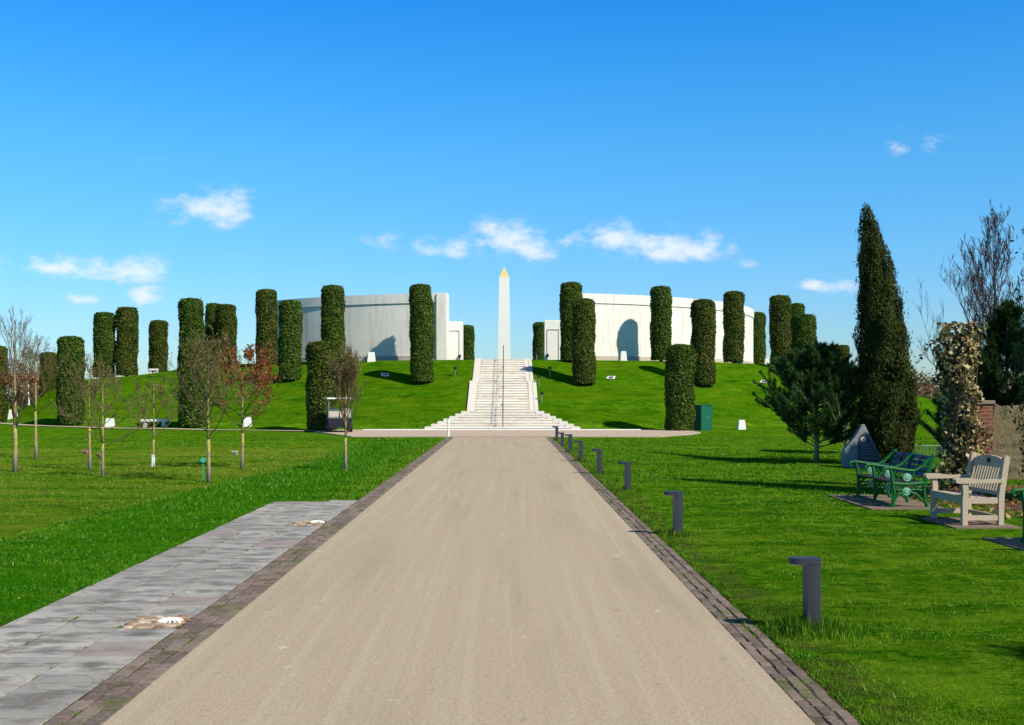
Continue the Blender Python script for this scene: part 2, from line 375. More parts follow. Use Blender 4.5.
def leaves(C, N, L, W, rng, tilt=.6, long=None):
    """diamond leaves at C facing about N; long = preferred long axis"""
    n_ = len(C); nn = unit(N + rng.normal(0, tilt, (n_, 3)))
    a = rng.normal(0, 1, (n_, 3)) if long is None else long + rng.normal(0, .35, (n_, 3))
    a = unit(a - (a*nn).sum(1, keepdims=True)*nn); b = np.cross(nn, a)
    s = rng.uniform(.6, 1.35, (n_, 1)); l = a*L*s/2; w = b*W*s/2
    V = np.stack([C-l, C+w*1.0-l*.15, C+l, C-w-l*.15], 1).reshape(-1, 3)
    return V, np.arange(n_*4).reshape(-1, 4)
def spikes(C, D, L, W, rng, jit=.35):
    n_ = len(C); d = unit(D+rng.normal(0, jit, (n_, 3)))
    b = unit(np.cross(d, rng.normal(0, 1, (n_, 3)))); s = rng.uniform(.6, 1.3, (n_, 1))
    V = np.stack([C-b*W/2, C+b*W/2, C+d*L*s], 1).reshape(-1, 3)
    return V, np.arange(n_*3).reshape(-1, 3)

def tag(o, label=None, cat=None, group=None, kind=None):
    if label: o['label'] = label
    if cat: o['category'] = cat
    if group: o['group'] = group
    if kind: o['kind'] = kind
    return o
def struct(o): o['kind'] = 'structure'; return o
def thing(name, label, cat, loc=(0, 0, 0), rz=0, group=None):
    o = bpy.data.objects.new(name, None); COL.objects.link(o); o.location = loc; o.rotation_euler.z = rz
    o.empty_display_size = .2
    return tag(o, label, cat, group)
def copy_tree(o, parent=None):
    c = o.copy(); COL.objects.link(c); c.parent = parent
    for ch in list(o.children): copy_tree(ch, c)
    return c
def child(name, me, parent):
    o = bpy.data.objects.new(name, me); COL.objects.link(o); o.parent = parent; return o

# ------------------------------------------------------------------ ground
def axis(segs):
    out = []
    for a, b, s in segs: out += list(np.arange(a, b-1e-6, s))
    return out
xs = sorted(set([round(v, 3) for v in axis([(-900, -120, 60), (-120, -45, 5), (-45, -6, .6), (-6, 6, .25), (6, 45, .6), (45, 120, 5), (120, 901, 60)])]+[-3.95, -3.9, -2.56, -2.53, 1.95, 1.99]))
ys = sorted(set([round(v, 3) for v in axis([(-40, 0, 5), (0, 20, .5), (20, 54, .5), (54, 71, .25), (71, 135, .8), (135, 300, 15), (300, 1600, 100)])]+[18.78, 18.82, 47.02, 46.98]))
XX, YY = np.meshgrid(np.array(xs), np.array(ys)); ZZ = terr(XX, YY)
V = np.stack([XX.ravel(), YY.ravel(), ZZ.ravel()], 1); nx = len(xs); ny = len(ys)
I = np.arange(nx*ny).reshape(ny, nx)
Fc = np.stack([I[:-1, :-1].ravel(), I[:-1, 1:].ravel(), I[1:, 1:].ravel(), I[1:, :-1].ravel()], 1)
me = npmesh('ground', V, Fc, [M['lawn']]); me.polygons.foreach_set('use_smooth', [True]*len(me.polygons))
g = bpy.data.objects.new('ground', me); COL.objects.link(g); struct(g)

# drive
mb = MB()
N_ = 60
for i in range(N_):
    y0 = -6+i*(53.1/N_); y1 = -6+(i+1)*(53.1/N_)
    mb.add([(-2.21, y0, .0), (1.69, y0, .0), (1.69, y1, 0), (-2.21, y1, 0)], [(0, 1, 2, 3)])
struct(mb.build('drive', M['road'], fixn=False))
# crossing plaza in front of the steps and the ring path round the mound
mb = MB()
poly = [(-9.9, 55.2), (-8.0, 50.5), (-6.6, 47.1), (6.6, 47.1), (8.3, 49.6), (9.3, 52.5)]
top = []
for a in np.linspace(13.9, -14.6, 24): top.append((math.sin(math.radians(a))*37.35, CY-math.cos(math.radians(a))*37.35))
poly = poly+top
mb.add([(x, y, .03) for x, y in poly]+[(x, y, -.06) for x, y in poly], [tuple(range(len(poly)))]+[(i, (i+1) % len(poly), len(poly)+(i+1) % len(poly), len(poly)+i) for i in range(len(poly))])
struct(mb.build('crossing_path', M['plaza']))
mb = MB(); seg = 80
for k in range(seg):
    q = []
    for a in (k, k+1):
        ph = math.radians(-13.5-a*(150/seg))
        for r in (39.4, 40.3):
            x, y = r*math.sin(ph), CY-r*math.cos(ph); q.append((x, y, max(tz(x, y), 0)+.035))
    mb.add(q, [(0, 1, 3, 2)])
struct(mb.build('ring_path', M['plaza'], fixn=False))

# setts along both sides
def setts(name, x0, rows, w, y0, y1, jit):
    mb = MB(); mb.add([(x0-.01, y0, -.007), (x0+rows*w+.01, y0, -.007), (x0+rows*w+.01, y1, -.007), (x0-.01, y1, -.007)], [(0, 1, 2, 3)], 1)
    for r in range(rows):
        y = y0+random.random()*.1
        while y < y1-.2:
            l = random.uniform(.12, .24); xx = x0+r*w+random.uniform(-jit, jit)
            zt = random.uniform(-.003, .006)
            mb.box(xx+.005, xx+w-.005, y+.005, y+l-.005, -.06, zt, 0, .005, random.uniform(-.03, .03)); y += l
    return struct(mb.build(name, [M['sett'], M['joint']]))
setts('sett_kerb', -2.53, 3, .107, 1.5, 46.9, .004)
setts('sett_kerb', 1.69, 3, .085, 1.5, 46.9, .008)
# slab paving on the left
me_v = []; mb = MB(); uvs = []
cols = [(-3.93, -3.47), (-3.47, -3.00), (-3.00, -2.535)]
mb.add([(-3.94, 1.5, -.012), (-2.53, 1.5, -.012), (-2.53, 18.8, -.012), (-3.94, 18.8, -.012)], [(0, 1, 2, 3)], 1)
gaps = [(8.50, 8.93), (15.2, 15.72)]
for ci, (a, b) in enumerate(cols):
    y = 1.6
    while y < 18.6:
        y2 = min(y+.46, 18.8)
        if ci == 2:
            for g0, g1 in gaps:
                if g0 <= y+1e-6 < g1: y = g1; y2 = min(y+.46, 18.8)
                elif y < g0 < y2: y2 = g0
            for g0, g1 in gaps:
                if abs(y-g0) < 1e-6: y = g1; y2 = y+.46
        mb.box(a+.006, b-.006, y+.004, y2-.004, -.05, random.uniform(-.003, .003), 0, .003); y = y2
o = mb.build('slab_path', [M['slab'], M['joint']], fixn=False); struct(o)
uvl = o.data.uv_layers.new(name='UVMap')
co = o.data.vertices
for p in o.data.polygons:
    if p.index == 0: continue
    base = 4+((p.vertices[0]-4)//12)*12
    x0, y0 = co[base].co.x, co[base].co.y; x1, y1 = co[base+2].co.x, co[base+2].co.y
    for li in p.loop_indices:
        c_ = co[o.data.loops[li].vertex_index].co; uvl.data[li].uv = ((c_.x-x0)/(x1-x0), (c_.y-y0)/(y1-y0))
# the drains with pebbles
def stone_blob(mb, c, r, sq=.6, k=7):
    vs = []; ro = random.random()*6
    for lv, (zz, rr) in enumerate(((-.2, .8), (.45, 1.), (.9, .6))):
        for j in range(k):
            an = ro+2*math.pi*j/k; q = rr*r*random.uniform(.85, 1.15)
            vs.append((c[0]+q*math.cos(an)*1.25, c[1]+q*math.sin(an)*.85, c[2]+zz*r*sq))
    fs = [tuple(range(2*k, 3*k))]
    for l in (0, k):
        for j in range(k): fs.append((l+j, l+(j+1) % k, l+k+(j+1) % k, l+k+j))
    mb.add(vs, fs)
def drain(x, y, n_, wx, wy, label, lab2, r=.105):
    t = thing('floor_drain', label, 'drain', (x, y, -.01), 0, 'domed drains in the paving')
    mb = MB()
    for j in range(14):
        an = 2*math.pi*j/14; ca, sa = math.cos(an), math.sin(an)
        mb.tube([(ca*r, sa*r, 0), (ca*r*.85, sa*r*.85, .022), (ca*r*.35, sa*r*.35, .036)], .009, 5)
    mb.build('grating', M['stone'], t)
    mb = MB(); mb.tube([(0, 0, .028), (0, 0, .042)], [r*.42, r*.36], 14); mb.build('hub', M['white'], t, smooth=False)
    mb = MB(); mb.tube([(0, 0, -.02), (0, 0, .008)], [r*1.08, r*1.08], 20); mb.build('rim', M['steel'], t)
    mb = MB()
    for _ in range(n_):
        stone_blob(mb, (random.uniform(*wx), random.uniform(*wy), -.012), random.uniform(.018, .05))
    tag(mb.build('pebbles', M['pebble']), lab2, 'pebbles', None, 'stuff')
drain(-2.66, 8.72, 100, (-2.98, -2.56), (8.5, 8.95), 'pale domed drain cover in the nearer pebble gap of the grey slab path', 'sandy pebbles filling the nearer gap in the grey slabs')
drain(-2.66, 15.5, 100, (-2.98, -2.56), (15.22, 15.7), 'pale domed drain cover in the farther pebble gap of the grey slab path', 'sandy pebbles filling the farther gap in the grey slabs')

# ------------------------------------------------------------------ grass blades
def blades(n_, yr, xr, hfun, seed, wscale=1.):
    r = np.random.default_rng(seed)
    u = r.random(n_); y = yr[0]*(yr[1]/yr[0])**u
    x = r.uniform(-.60, .60, n_)*y + r.uniform(-.5, .5, n_)
    ok = ((x < -3.93) | (x > 1.93+.05*np.sin(y*3.)+.04*np.sin(y*7.7)) | ((y > 18.82) & (x < -2.55)))
    ok &= ~((y > 47) & (x > -9.5) & (x < 9.5))
    ok &= ~((x > 7.9) & (x < 11.6) & (y > 15.7) & (y < 22.4))
    x = x[ok]; y = y[ok]; n2 = len(x)
    z = terr(x, y)-.01
    d = np.stack([r.normal(0, .85, n2), r.normal(0, .85, n2), np.ones(n2)], 1)
    h = hfun(x, y, r)[:, None]; w = (.0045*wscale*np.maximum(1, y/8))[:, None]
    C = np.stack([x, y, z], 1); ax = r.normal(0, 1, (n2, 3)); ax[:, 2] = 0; ax = unit(ax)
    V = np.stack([C-ax*w, C+ax*w, C+unit(d)*h], 1).reshape(-1, 3)
    return V
_G = np.random.default_rng(99).random((256, 256))
def vn(x, y, s):
    a = x*s+1000; b = y*s+1000; i = a.astype(int); j = b.astype(int); f = a-i; g_ = b-j; f = f*f*(3-2*f); g_ = g_*g_*(3-2*g_)
    q = lambda u, v: _G[u % 256, v % 256]
    return (q(i, j)*(1-f)+q(i+1, j)*f)*(1-g_)+(q(i, j+1)*(1-f)+q(i+1, j+1)*f)*g_
def hf(x, y, r):
    h = r.uniform(.014, .038, len(x))*np.clip(y/14, 1, 1.6)
    lush = (x < -3.9) & (x > -6.0) | ((x < -2.5) & (x > -6.0) & (y > 18.8))
    h = np.where(lush, h*1.45, h); h = np.where((x > 1.9) & (x < 2.35), h*r.uniform(.2, 1.5, len(x)), h)
    h = h*(.45+1.1*vn(x, y, 7.)*vn(x, y, 1.7)*1.6+.25*vn(x, y, 19.))
    return h
Vs = [blades(560000, (5.2, 46), None, hf, 3)]
V = np.concatenate(Vs); Fc = np.arange(len(V)).reshape(-1, 3)
o = bpy.data.objects.new('grass', npmesh('grass', V, Fc, [M['blades']])); COL.objects.link(o)
tag(o, 'short mown green grass blades covering the lawns beside the drive', 'grass', None, 'stuff')

# ------------------------------------------------------------------ bollards
def make_bollard():
    t = thing('bollard_light', 'x', 'bollard', (0, 0, 0), 0, 'low bollard lights along the drive')
    mb = MB(); poly = []
    R = .073
    for a in np.linspace(-90, 90, 13): poly.append((R*math.cos(math.radians(a)), R*math.sin(math.radians(a))))
    mb.prism([(-.045, -R), (-.045, R)][::-1]+poly, -.03, .515, 0, 'xy'); mb.build('post', M['anthracite'], t)
    mb = MB(); poly = []
    for a in np.linspace(-90, 90, 13): poly.append((R*1.03*math.cos(math.radians(a)), R*1.03*math.sin(math.radians(a))))
    for a in np.linspace(90, 270, 13): poly.append((-.095+R*1.03*math.cos(math.radians(a)), R*1.03*math.sin(math.radians(a))))
    q = .006; mb.prism(poly, .517, .553, 0, 'xy')
    mb.prism([(x*.97, y*.95) for x, y in poly], .553, .560, 0, 'xy'); mb.build('cap', M['anthracite'], t)
    mb = MB(); mb.box(-.15, -.05, -.045, .045, .509, .516); mb.build('light_lens', M['white'], t)
    return t
bl = [(811, 631), (677, 535), (627, 491.5), (599, 473.5), (580.5, 461), (570, 452), (562, 446.5), (556.5, 440.5)]
ordn = ['nearest dark bollard light, standing in a tall grass tuft', 'second dark bollard light from the camera', 'third dark bollard light from the camera', 'fourth dark bollard light from the camera', 'fifth dark bollard light from the camera', 'sixth dark bollard light from the camera', 'seventh dark bollard light, last but one before the crossing path', 'farthest small dark bollard light, beside the crossing path']
b0 = make_bollard(); tuftV = []
for i, (px, py) in enumerate(bl):
    o = b0 if i == 0 else copy_tree(b0)
    h = Vector(((px-HX)/F*1980/(py-HY), 1980/(py-HY), 0)); o.location = (h.x, h.y, tz(h.x, h.y)); o['label'] = ordn[i]
    r = np.random.default_rng(50+i); k = [3200, 700, 350, 200, 120, 80, 60, 60][i]
    sp_ = .19 if i == 0 else .11
    C = np.stack([h.x+r.normal(-.02, sp_, k), h.y+r.normal(0, sp_*.8, k), np.full(k, o.location.z-.01)], 1)
    D = np.stack([r.normal(0, .35, k), r.normal(0, .35, k), np.ones(k)], 1)
    hh = r.uniform(.05, .20 if i == 0 else .12, (k, 1))*np.exp(-((C[:, :1]-h.x)**2+(C[:, 1:2]-h.y)**2)/.12).clip(.3, 1); ax = unit(np.stack([r.normal(0, 1, k), r.normal(0, 1, k), np.zeros(k)], 1))
    ww = .005*max(1, h.y/9)
    tuftV.append(np.stack([C-ax*ww, C+ax*ww, C+unit(D)*hh], 1).reshape(-1, 3))
V = np.concatenate(tuftV); o = bpy.data.objects.new('tall_grass', npmesh('tall_grass', V, np.arange(len(V)).reshape(-1, 3), [M['blades']])); COL.objects.link(o)
tag(o, 'unmown grass tufts round the feet of the bollards', 'grass', None, 'stuff')

# weeds in the joints, leaves and daisies on the lawn
r = np.random.default_rng(77); VV = []
def tuft(x, y, k, sp, hmax):
    C = np.stack([x+r.normal(0, sp, k), y+r.normal(0, sp*2, k), np.full(k, -.01)], 1)
    D = np.stack([r.normal(0, .7, k), r.normal(0, .7, k), np.ones(k)], 1); ax = unit(np.stack([r.normal(0, 1, k), r.normal(0, 1, k), np.zeros(k)], 1)); w_ = .0035*max(1, y/9)
    VV.append(np.stack([C-ax*w_, C+ax*w_, C+unit(D)*r.uniform(.3, 1, (k, 1))*hmax], 1).reshape(-1, 3))
for _ in range(150):
    x = float(r.choice([-2.53, -2.42, -2.315, 1.78, 1.88, 1.97, 1.97, 1.97])); tuft(x, float(6*(46/6)**r.random()), 45, .012, .03)
for _ in range(70):
    x = float(r.choice([-3.93, -3.47, -3.0])); tuft(x, float(6*(18.5/6)**r.random()), 40, .010, .028)
for _ in range(260):
    tuft(float(1.99+abs(r.normal(0, .05))), float(5.5*(46/5.5)**r.random()), 40, .03, .06)
    tuft(float(-3.95-abs(r.normal(0, .03))), float(6*(18.5/6)**r.random()), 30, .03, .05)
V = np.concatenate(VV); o = bpy.data.objects.new('weeds', npmesh('weeds', V, np.arange(len(V)).reshape(-1, 3), [M['blades']])); COL.objects.link(o)
tag(o, 'small grassy weeds in the joints and along the edges of the paving', 'weeds', None, 'stuff')
n_ = 130; y = 7*(40/7)**r.random(n_); x = r.uniform(-.55, .55, n_)*y; ok = (x > 2.0) | (x < -4.0); x = x[ok]; y = y[ok]
C = np.stack([x, y, terr(x, y)+.03], 1); Vl, Fl = leaves(C, np.tile([0, -.3, 1.], (len(x), 1)), .035, .025, r, .4)
o = bpy.data.objects.new('lawn_leaves', npmesh('lawn_leaves', Vl, Fl, [M['brownleaf']])); COL.objects.link(o); tag(o, 'scattered small dry leaves lying on the lawns', 'leaves', None, 'stuff')

# ------------------------------------------------------------------ steps
XC = -.18
mb = MB(); mws = {-1: MB(), 1: MB()}
def flight(y0, y1, z0, z1, nst, w0, w1, cheek):
    for k in range(nst):
        a = y0+(y1-y0)*k/nst; zt = z0+(z1-z0)*(k+1)/nst; w = w0+(w1-w0)*k/max(1, nst-1)
        if cheek == 'flare':
            mb.box(XC-w+.35, XC+w-.35, a, y1+.3, -.3, zt-.03); mb.box(XC-w+.35, XC+w-.35, a-.03, a+.55, zt-.029, zt)
            for s in (-1, 1): mws[s].box(min(XC+s*w, XC+s*(w-.46)), max(XC+s*w, XC+s*(w-.46)), a-.04, y1+.25-.004*k, -.3, zt+.025)
        else:
            mb.box(XC-w+cheek, XC+w-cheek, a, y1+.3, z0-.5, zt-.03); mb.box(XC-w+cheek, XC+w-cheek, a-.03, a+(y1-y0)/nst+.02, zt-.029, zt)
flight(55.8, 60.0, 0.02, .90, 7, 3.95, 2.25, 'flare')
flight(60.0, 64.8, .90, 2.52, 11, 1.93, 1.93, .46)
flight(64.8, 70.2, 2.52, 4.06, 10, 1.80, 1.80, .44)
def stringer(y0, y1, z0, z1, w, wd, lift):
    for s in (-1, 1):
        for a, b, l in ((w, w-wd*.45, lift), (w-wd*.45-.003, w-wd, lift-.03)):
            x0, x1 = sorted((XC+s*a, XC+s*b))
            vs = [(x0, y0, z0-.6), (x1, y0, z0-.6), (x1, y1, z1-.6), (x0, y1, z1-.6), (x0, y0, z0+l), (x1, y0, z0+l), (x1, y1, z1+l), (x0, y1, z1+l)]
            mws[s].add(vs, [(3,2,1,0),(4,5,6,7),(0,1,5,4),(1,2,6,5),(2,3,7,6),(3,0,4,7)])
stringer(60.0, 64.78, .95, 2.60, 1.95, .47, .05)
stringer(64.8, 70.2, 2.60, 4.1, 1.80, .45, .05)
st = thing('stone_steps', 'long pale stone stairway climbing the grass mound, flared at its foot', 'steps', (0, 0, 0))
mb.build('flight', M['step'], st); mws[-1].build('cheek', M['cheek'], st); mws[1].build('cheek', M['cheek'], st)
km = MB(); km.box(-7.2, 6.8, 55.52, 55.76, -.1, .07, 0, .01); struct(km.build('white_kerb', M['stone']))
# handrail
hr = thing('handrail', 'dark steel handrail running up the middle of the stone steps', 'handrail', (0, 0, 0))
prof = [(55.9, .05), (60.0, .95), (64.8, 2.55), (70.2, 4.06)]
ysr = [p[0] for p in prof]; zsr = [p[1] for p in prof]
mb = MB(); yy = [55.95, 60, 64.8, 70.1, 70.6]
mb.tube([(-.16, y, float(np.interp(y, ysr, zsr))+.93) for y in yy], .024, 8); mb.tube([(-.16, y, float(np.interp(y, ysr, zsr))+.62) for y in yy], .015, 6)
mb.build('rail', M['steel'], hr)
for y in np.linspace(56.0, 70.4, 13):
    z = float(np.interp(y, ysr, zsr)); mb = MB(); mb.tube([(-.16, y, z-.1), (-.16, y, z+.92)], .022, 8); mb.build('post', M['steel'], hr)

# ------------------------------------------------------------------ memorial walls and obelisk
R = 20.4; TH = .9; ZB = 4.0; ZT = 8.57
def arcwall(name, a0, a1, label, sgn, cx=0., cy=CY, R=20.4):
    t = thing(name, label, 'wall', (cx, cy, 0))
    def band(r0, r1, z0, z1, b0, b1, nm, mat, n_=96):
        mb = MB(); uvq = []
        for i in range(n_+1):
            a = math.radians(b0+(b1-b0)*i/n_)*sgn
            s, c = math.sin(a), -math.cos(a)
            mb.v += [(r1*s, r1*c, z0), (r1*s, r1*c, z1), (r0*s, r0*c, z1), (r0*s, r0*c, z0)]
        for i in range(n_):
            b = i*4
            for j in range(4): q = (j+1) % 4; mb.f.append((b+j, b+q, b+4+q, b+4+j)); mb.mi.append(0)
        mb.f.append((3, 2, 1, 0)); e = n_*4; mb.f.append((e, e+1, e+2, e+3)); mb.mi += [0, 0]
        o = mb.build(nm, mat, t)
        ul = o.data.uv_layers.new(name='UVMap')
        for p in o.data.polygons:
            for li in p.loop_indices:
                c_ = o.data.vertices[o.data.loops[li].vertex_index].co
                ul.data[li].uv = (math.atan2(abs(c_.x), -c_.y)*R, c_.z-ZB-.25 + (0 if abs(math.hypot(c_.x, c_.y)-r1) < .01 else .5))
        return o
    band(R-TH, R, ZB-.6, ZT-.70, a0+1.75, a1, 'wall_face', M['wall'])
    band(R-TH-.02, R-.05, ZT-.70, ZT-.64, a0+1.75, a1, 'shadow_gap', M['wall'])
    band(R-TH-.05, R+.055, ZT-.64, ZT, a0+1.75, a1, 'parapet', M['wall'])
    band(R-TH-.05, R+.05, ZB-.6, ZB+.42, a0+1.75, a1, 'plinth', M['plinth'])
    band(R-TH-.1, R+.17, ZB-.6, ZT+.004, a0, a0+1.72, 'end_pier', M['wall'], 6)
    return t
arcwall('memorial_wall', 6.5, 50, 'curved grey-white stone wall left of the obelisk, with weather streaks and a cut-off shadow', -1, -1.5, 94.5, 21.6)
arcwall('memorial_wall', 10.7, 150, 'curved bright white stone wall right of the obelisk, with an arched shadow on it', 1)
def low_block(x0, x1, label, yb=74.1):
    t = thing('stone_block', label, 'wall', (0, 0, 0))
    mb = MB(); mb.box(x0, x1, yb, yb+1.3, 3.7, 6.75, 0, .02); mb.build('block', M['stone'], t)
    mb = MB(); xa, xb = x0+.18, x1-.25
    for b in ((xa, xb, 6.12, 6.15), (xb, xb+.03, 4.1, 6.15), (xa-.03, xa, 4.1, 6.15)): mb.box(b[0], b[1], yb-.04, yb+.02, b[2], b[3])
    mb.build('panel_frame', M['plinth'], t)
low_block(-4.02, -2.92, 'low white stone block at the inner end of the left curved wall')
low_block(2.56, 3.72, 'low white stone block at the inner end of the right curved wall', 72.7)
ob = thing('obelisk', 'tall white stone obelisk with a gilded tip at the head of the steps', 'obelisk', (-.15, 93, 4.0))
def frus(mb, z0, z1, w0, w1):
    mb.add([(-w0, -w0, z0), (w0, -w0, z0), (w0, w0, z0), (-w0, w0, z0), (-w1, -w1, z1), (w1, -w1, z1), (w1, w1, z1), (-w1, w1, z1)], [(3,2,1,0),(4,5,6,7),(0,1,5,4),(1,2,6,5),(2,3,7,6),(3,0,4,7)])
mb = MB(); frus(mb, -.1, 7.72, .54, .43); mb.build('shaft', M['stone'], ob)
mb = MB(); frus(mb, 7.722, 8.62, .425, .012); mb.build('gilded_tip', M['gold'], ob)
mb = MB(); frus(mb, -.3, .15, .9, .9); mb.build('base', M['stone'], ob)

# ------------------------------------------------------------------ hedge columns
def column_mesh(seed, mat, rx=.5, top='dome', nleaf=9500, Hn=5.0):
    r = np.random.default_rng(seed); rad = .74; H = Hn
    dome = .40
    def prof(z, th):
        w = 1+.035*np.sin(th*2+seed)+.04*np.sin(z*2.1+th+seed*2)+.03*np.sin(th*4+z*3.3+seed)+.025*np.sin(z*5.3-th*3)
        t = np.clip((H-z)/dome, 0, 1); return rad*w*np.where(z > H-dome, np.sqrt(np.maximum(1-(1-t)**2.9, 0)), 1.)*(1-.05*np.clip(1-z/.7, 0, 1))
    # core
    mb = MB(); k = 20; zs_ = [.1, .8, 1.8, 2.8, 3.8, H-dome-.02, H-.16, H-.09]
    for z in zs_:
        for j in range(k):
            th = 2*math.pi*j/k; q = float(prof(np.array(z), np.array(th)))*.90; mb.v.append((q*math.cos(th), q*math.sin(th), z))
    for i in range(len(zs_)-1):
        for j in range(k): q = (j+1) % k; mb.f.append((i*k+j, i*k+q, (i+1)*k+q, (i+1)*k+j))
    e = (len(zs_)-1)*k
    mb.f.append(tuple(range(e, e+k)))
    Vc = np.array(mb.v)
    th = r.uniform(0, 2*np.pi, nleaf); z = r.uniform(.08, H, nleaf)
    rr = prof(z, th)*(1+r.normal(0, .022, nleaf))*r.choice([1, .96, .93], nleaf)
    C = np.stack([rr*np.cos(th), rr*np.sin(th), z], 1); Nn = np.stack([np.cos(th), np.sin(th), .15+np.zeros(nleaf)], 1)
    nt = 800; a = r.uniform(0, 2*np.pi, nt); q = rad*np.sqrt(r.random(nt))*.97
    zt = H-dome+dome*np.power(np.maximum(1-(q/rad)**2, 0), 1/2.9)+r.normal(0, .03, nt) - .02
    C = np.concatenate([C, np.stack([q*np.cos(a), q*np.sin(a), zt], 1)]); Nn = np.concatenate([Nn, np.stack([np.cos(a)*.4, np.sin(a)*.4, np.ones(nt)], 1)])
    Vl, Fl = leaves(C, Nn, .115, .075, r, .6)
    # shaggy sprigs
    ns = 170 if top == 'dome' else 420; th = r.uniform(0, 2*np.pi, ns); z = np.where(r.random(ns) < .5, H-.1, r.uniform(.5, H, ns)); rr = prof(np.minimum(z, H-.15), th)*r.uniform(.2, 1, ns)**.3
    Cs = np.stack([rr*np.cos(th), rr*np.sin(th), z], 1); Ds = np.stack([np.cos(th)*.5, np.sin(th)*.5, np.ones(ns)], 1)
    Vq, Fq = leaves(Cs+.05*Ds, Ds, .18 if top == 'dome' else .30, .06, r, .3, long=Ds)
    V = np.concatenate([Vl, Vq]); Fl = np.arange(len(V)).reshape(-1, 4)
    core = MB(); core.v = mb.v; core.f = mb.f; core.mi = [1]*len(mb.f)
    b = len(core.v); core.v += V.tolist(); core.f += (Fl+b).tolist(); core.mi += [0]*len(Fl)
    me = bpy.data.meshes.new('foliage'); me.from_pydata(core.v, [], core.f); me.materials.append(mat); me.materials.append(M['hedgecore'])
    me.polygons.foreach_set('material_index', core.mi); me.update(); return me
CM = [column_mesh(s, m_) for s, m_ in ((1, M['hedge']), (2, M['hedge2']), (3, M['hedge']), (4, M['hedge2']))]
CMs = column_mesh(9, M['hedge2'], top='shaggy')
mb = MB(); mb.tube([(0, 0, -.3), (0, 0, .5)], [.14, .11], 8); tr0 = mb.build('trunk', M['darkbark']); trm = tr0.data; bpy.data.objects.remove(tr0)
G = 'clipped hedge columns on the mound'
# px centre, depth, top py, px width, variant, label
COLS = [
 (-7, 72, 345, 27, 1, 'bronzed hedge column cut off by the left edge of the photo'),
 (48.5, 88, 352, 18, 3, 'short dark hedge column behind the left slope, left of the stout path-side column'),
 (70.5, 65.2, 336, 27, 0, 'stout hedge column standing on the path at far left of the mound'),
 (104, 80, 312, 22, 2, 'neat hedge column on the left shoulder, paired with a shaggy one'),
 (126.5, 80, 307, 21, 9, 'shaggy-topped hedge column on the left shoulder, against a neat one'),
 (158, 84, 320, 18, 1, 'slim hedge column alone beside the small stone bench on the left crest'),
 (192, 79, 298, 24, 2, 'tall hedge column rising right behind the stout one at the mound foot'),
 (193, 60.3, 342, 29, 0, 'stout hedge column at the mound foot behind the russet and bare trees'),
 (213.5, 86, 303, 17, 0, 'hedge column half hidden by the brownish one left of the left wall'),
 (226.5, 84, 304, 21, 3, 'brownish hedge column of the close pair left of the left wall'),
 (266.5, 76, 289, 22, 1, 'tall hedge column covering the left end of the left wall'),
 (289.5, 69, 300, 24, 0, 'hedge column on the slope overlapping the left end of the left wall'),
 (322, 55.4, 341, 30, 3, 'stout hedge column at the path with a golf cart beside it'),
 (333.5, 72.3, 285, 23, 2, 'tall hedge column in front of the middle of the left wall'),
 (422, 65.3, 298, 23, 0, 'hedge column on the slope hiding most of a twin near the left wall end'),
 (421.5, 71.0, 284, 23, 2, 'hedge column showing only its top above a twin near the left wall end'),
 (467, 115, 325, 15, 2, 'distant hedge column peeping out right of the left low stone block'),
 (540, 115, 322, 15, 0, 'distant hedge column peeping out left of the right low stone block'),
 (571.5, 70.0, 282, 23, 2, 'tall hedge column left of and behind its slope twin near the right low block'),
 (584, 64.9, 298, 24, 1, 'hedge column on the slope just right of the steps, overlapping a taller one'),
 (661, 72.6, 286, 22, 0, 'tall hedge column in the middle of the right white wall'),
 (679.5, 55.2, 344, 29, 0, 'stout hedge column at the path beside the green cabinet'),
 (703, 67, 299, 24, 3, 'hedge column with whitish specks on the slope before the right wall'),
 (733.5, 76.6, 291, 21, 1, 'tall hedge column covering the right end of the right wall'),
 (758, 96, 312, 16, 0, 'hedge column standing just beyond the right end of the right wall'),
 (781, 80, 295, 22, 1, 'tallest column of the group of three beyond the right wall'),
 (797.5, 91, 303, 16, 2, 'hedge column half hidden between two others beyond the right wall'),
 (804, 76, 314, 24, 2, 'dark hedge column rising behind the small pine'),
 (840.5, 86, 345, 18, 9, 'small rough hedge column between the pine and the tall cypress'),
]
for i, (px, Y, py, w, v, lab) in enumerate(COLS):
    x = X_(px, Y); z = tz(x, Y)-.02; h = Z_(py, Y)-z; s = (w/F*Y)/1.53
    t = thing('hedge_column', lab, 'hedge', (x, Y, z), random.uniform(0, 6), G)
    t.rotation_euler.x = random.uniform(-.018, .018); t.rotation_euler.y = random.uniform(-.018, .018)
    f = child('foliage', CMs if v == 9 else CM[v], t); f.scale = (s, s, h/5.03)
    q = child('trunk', trm, t)

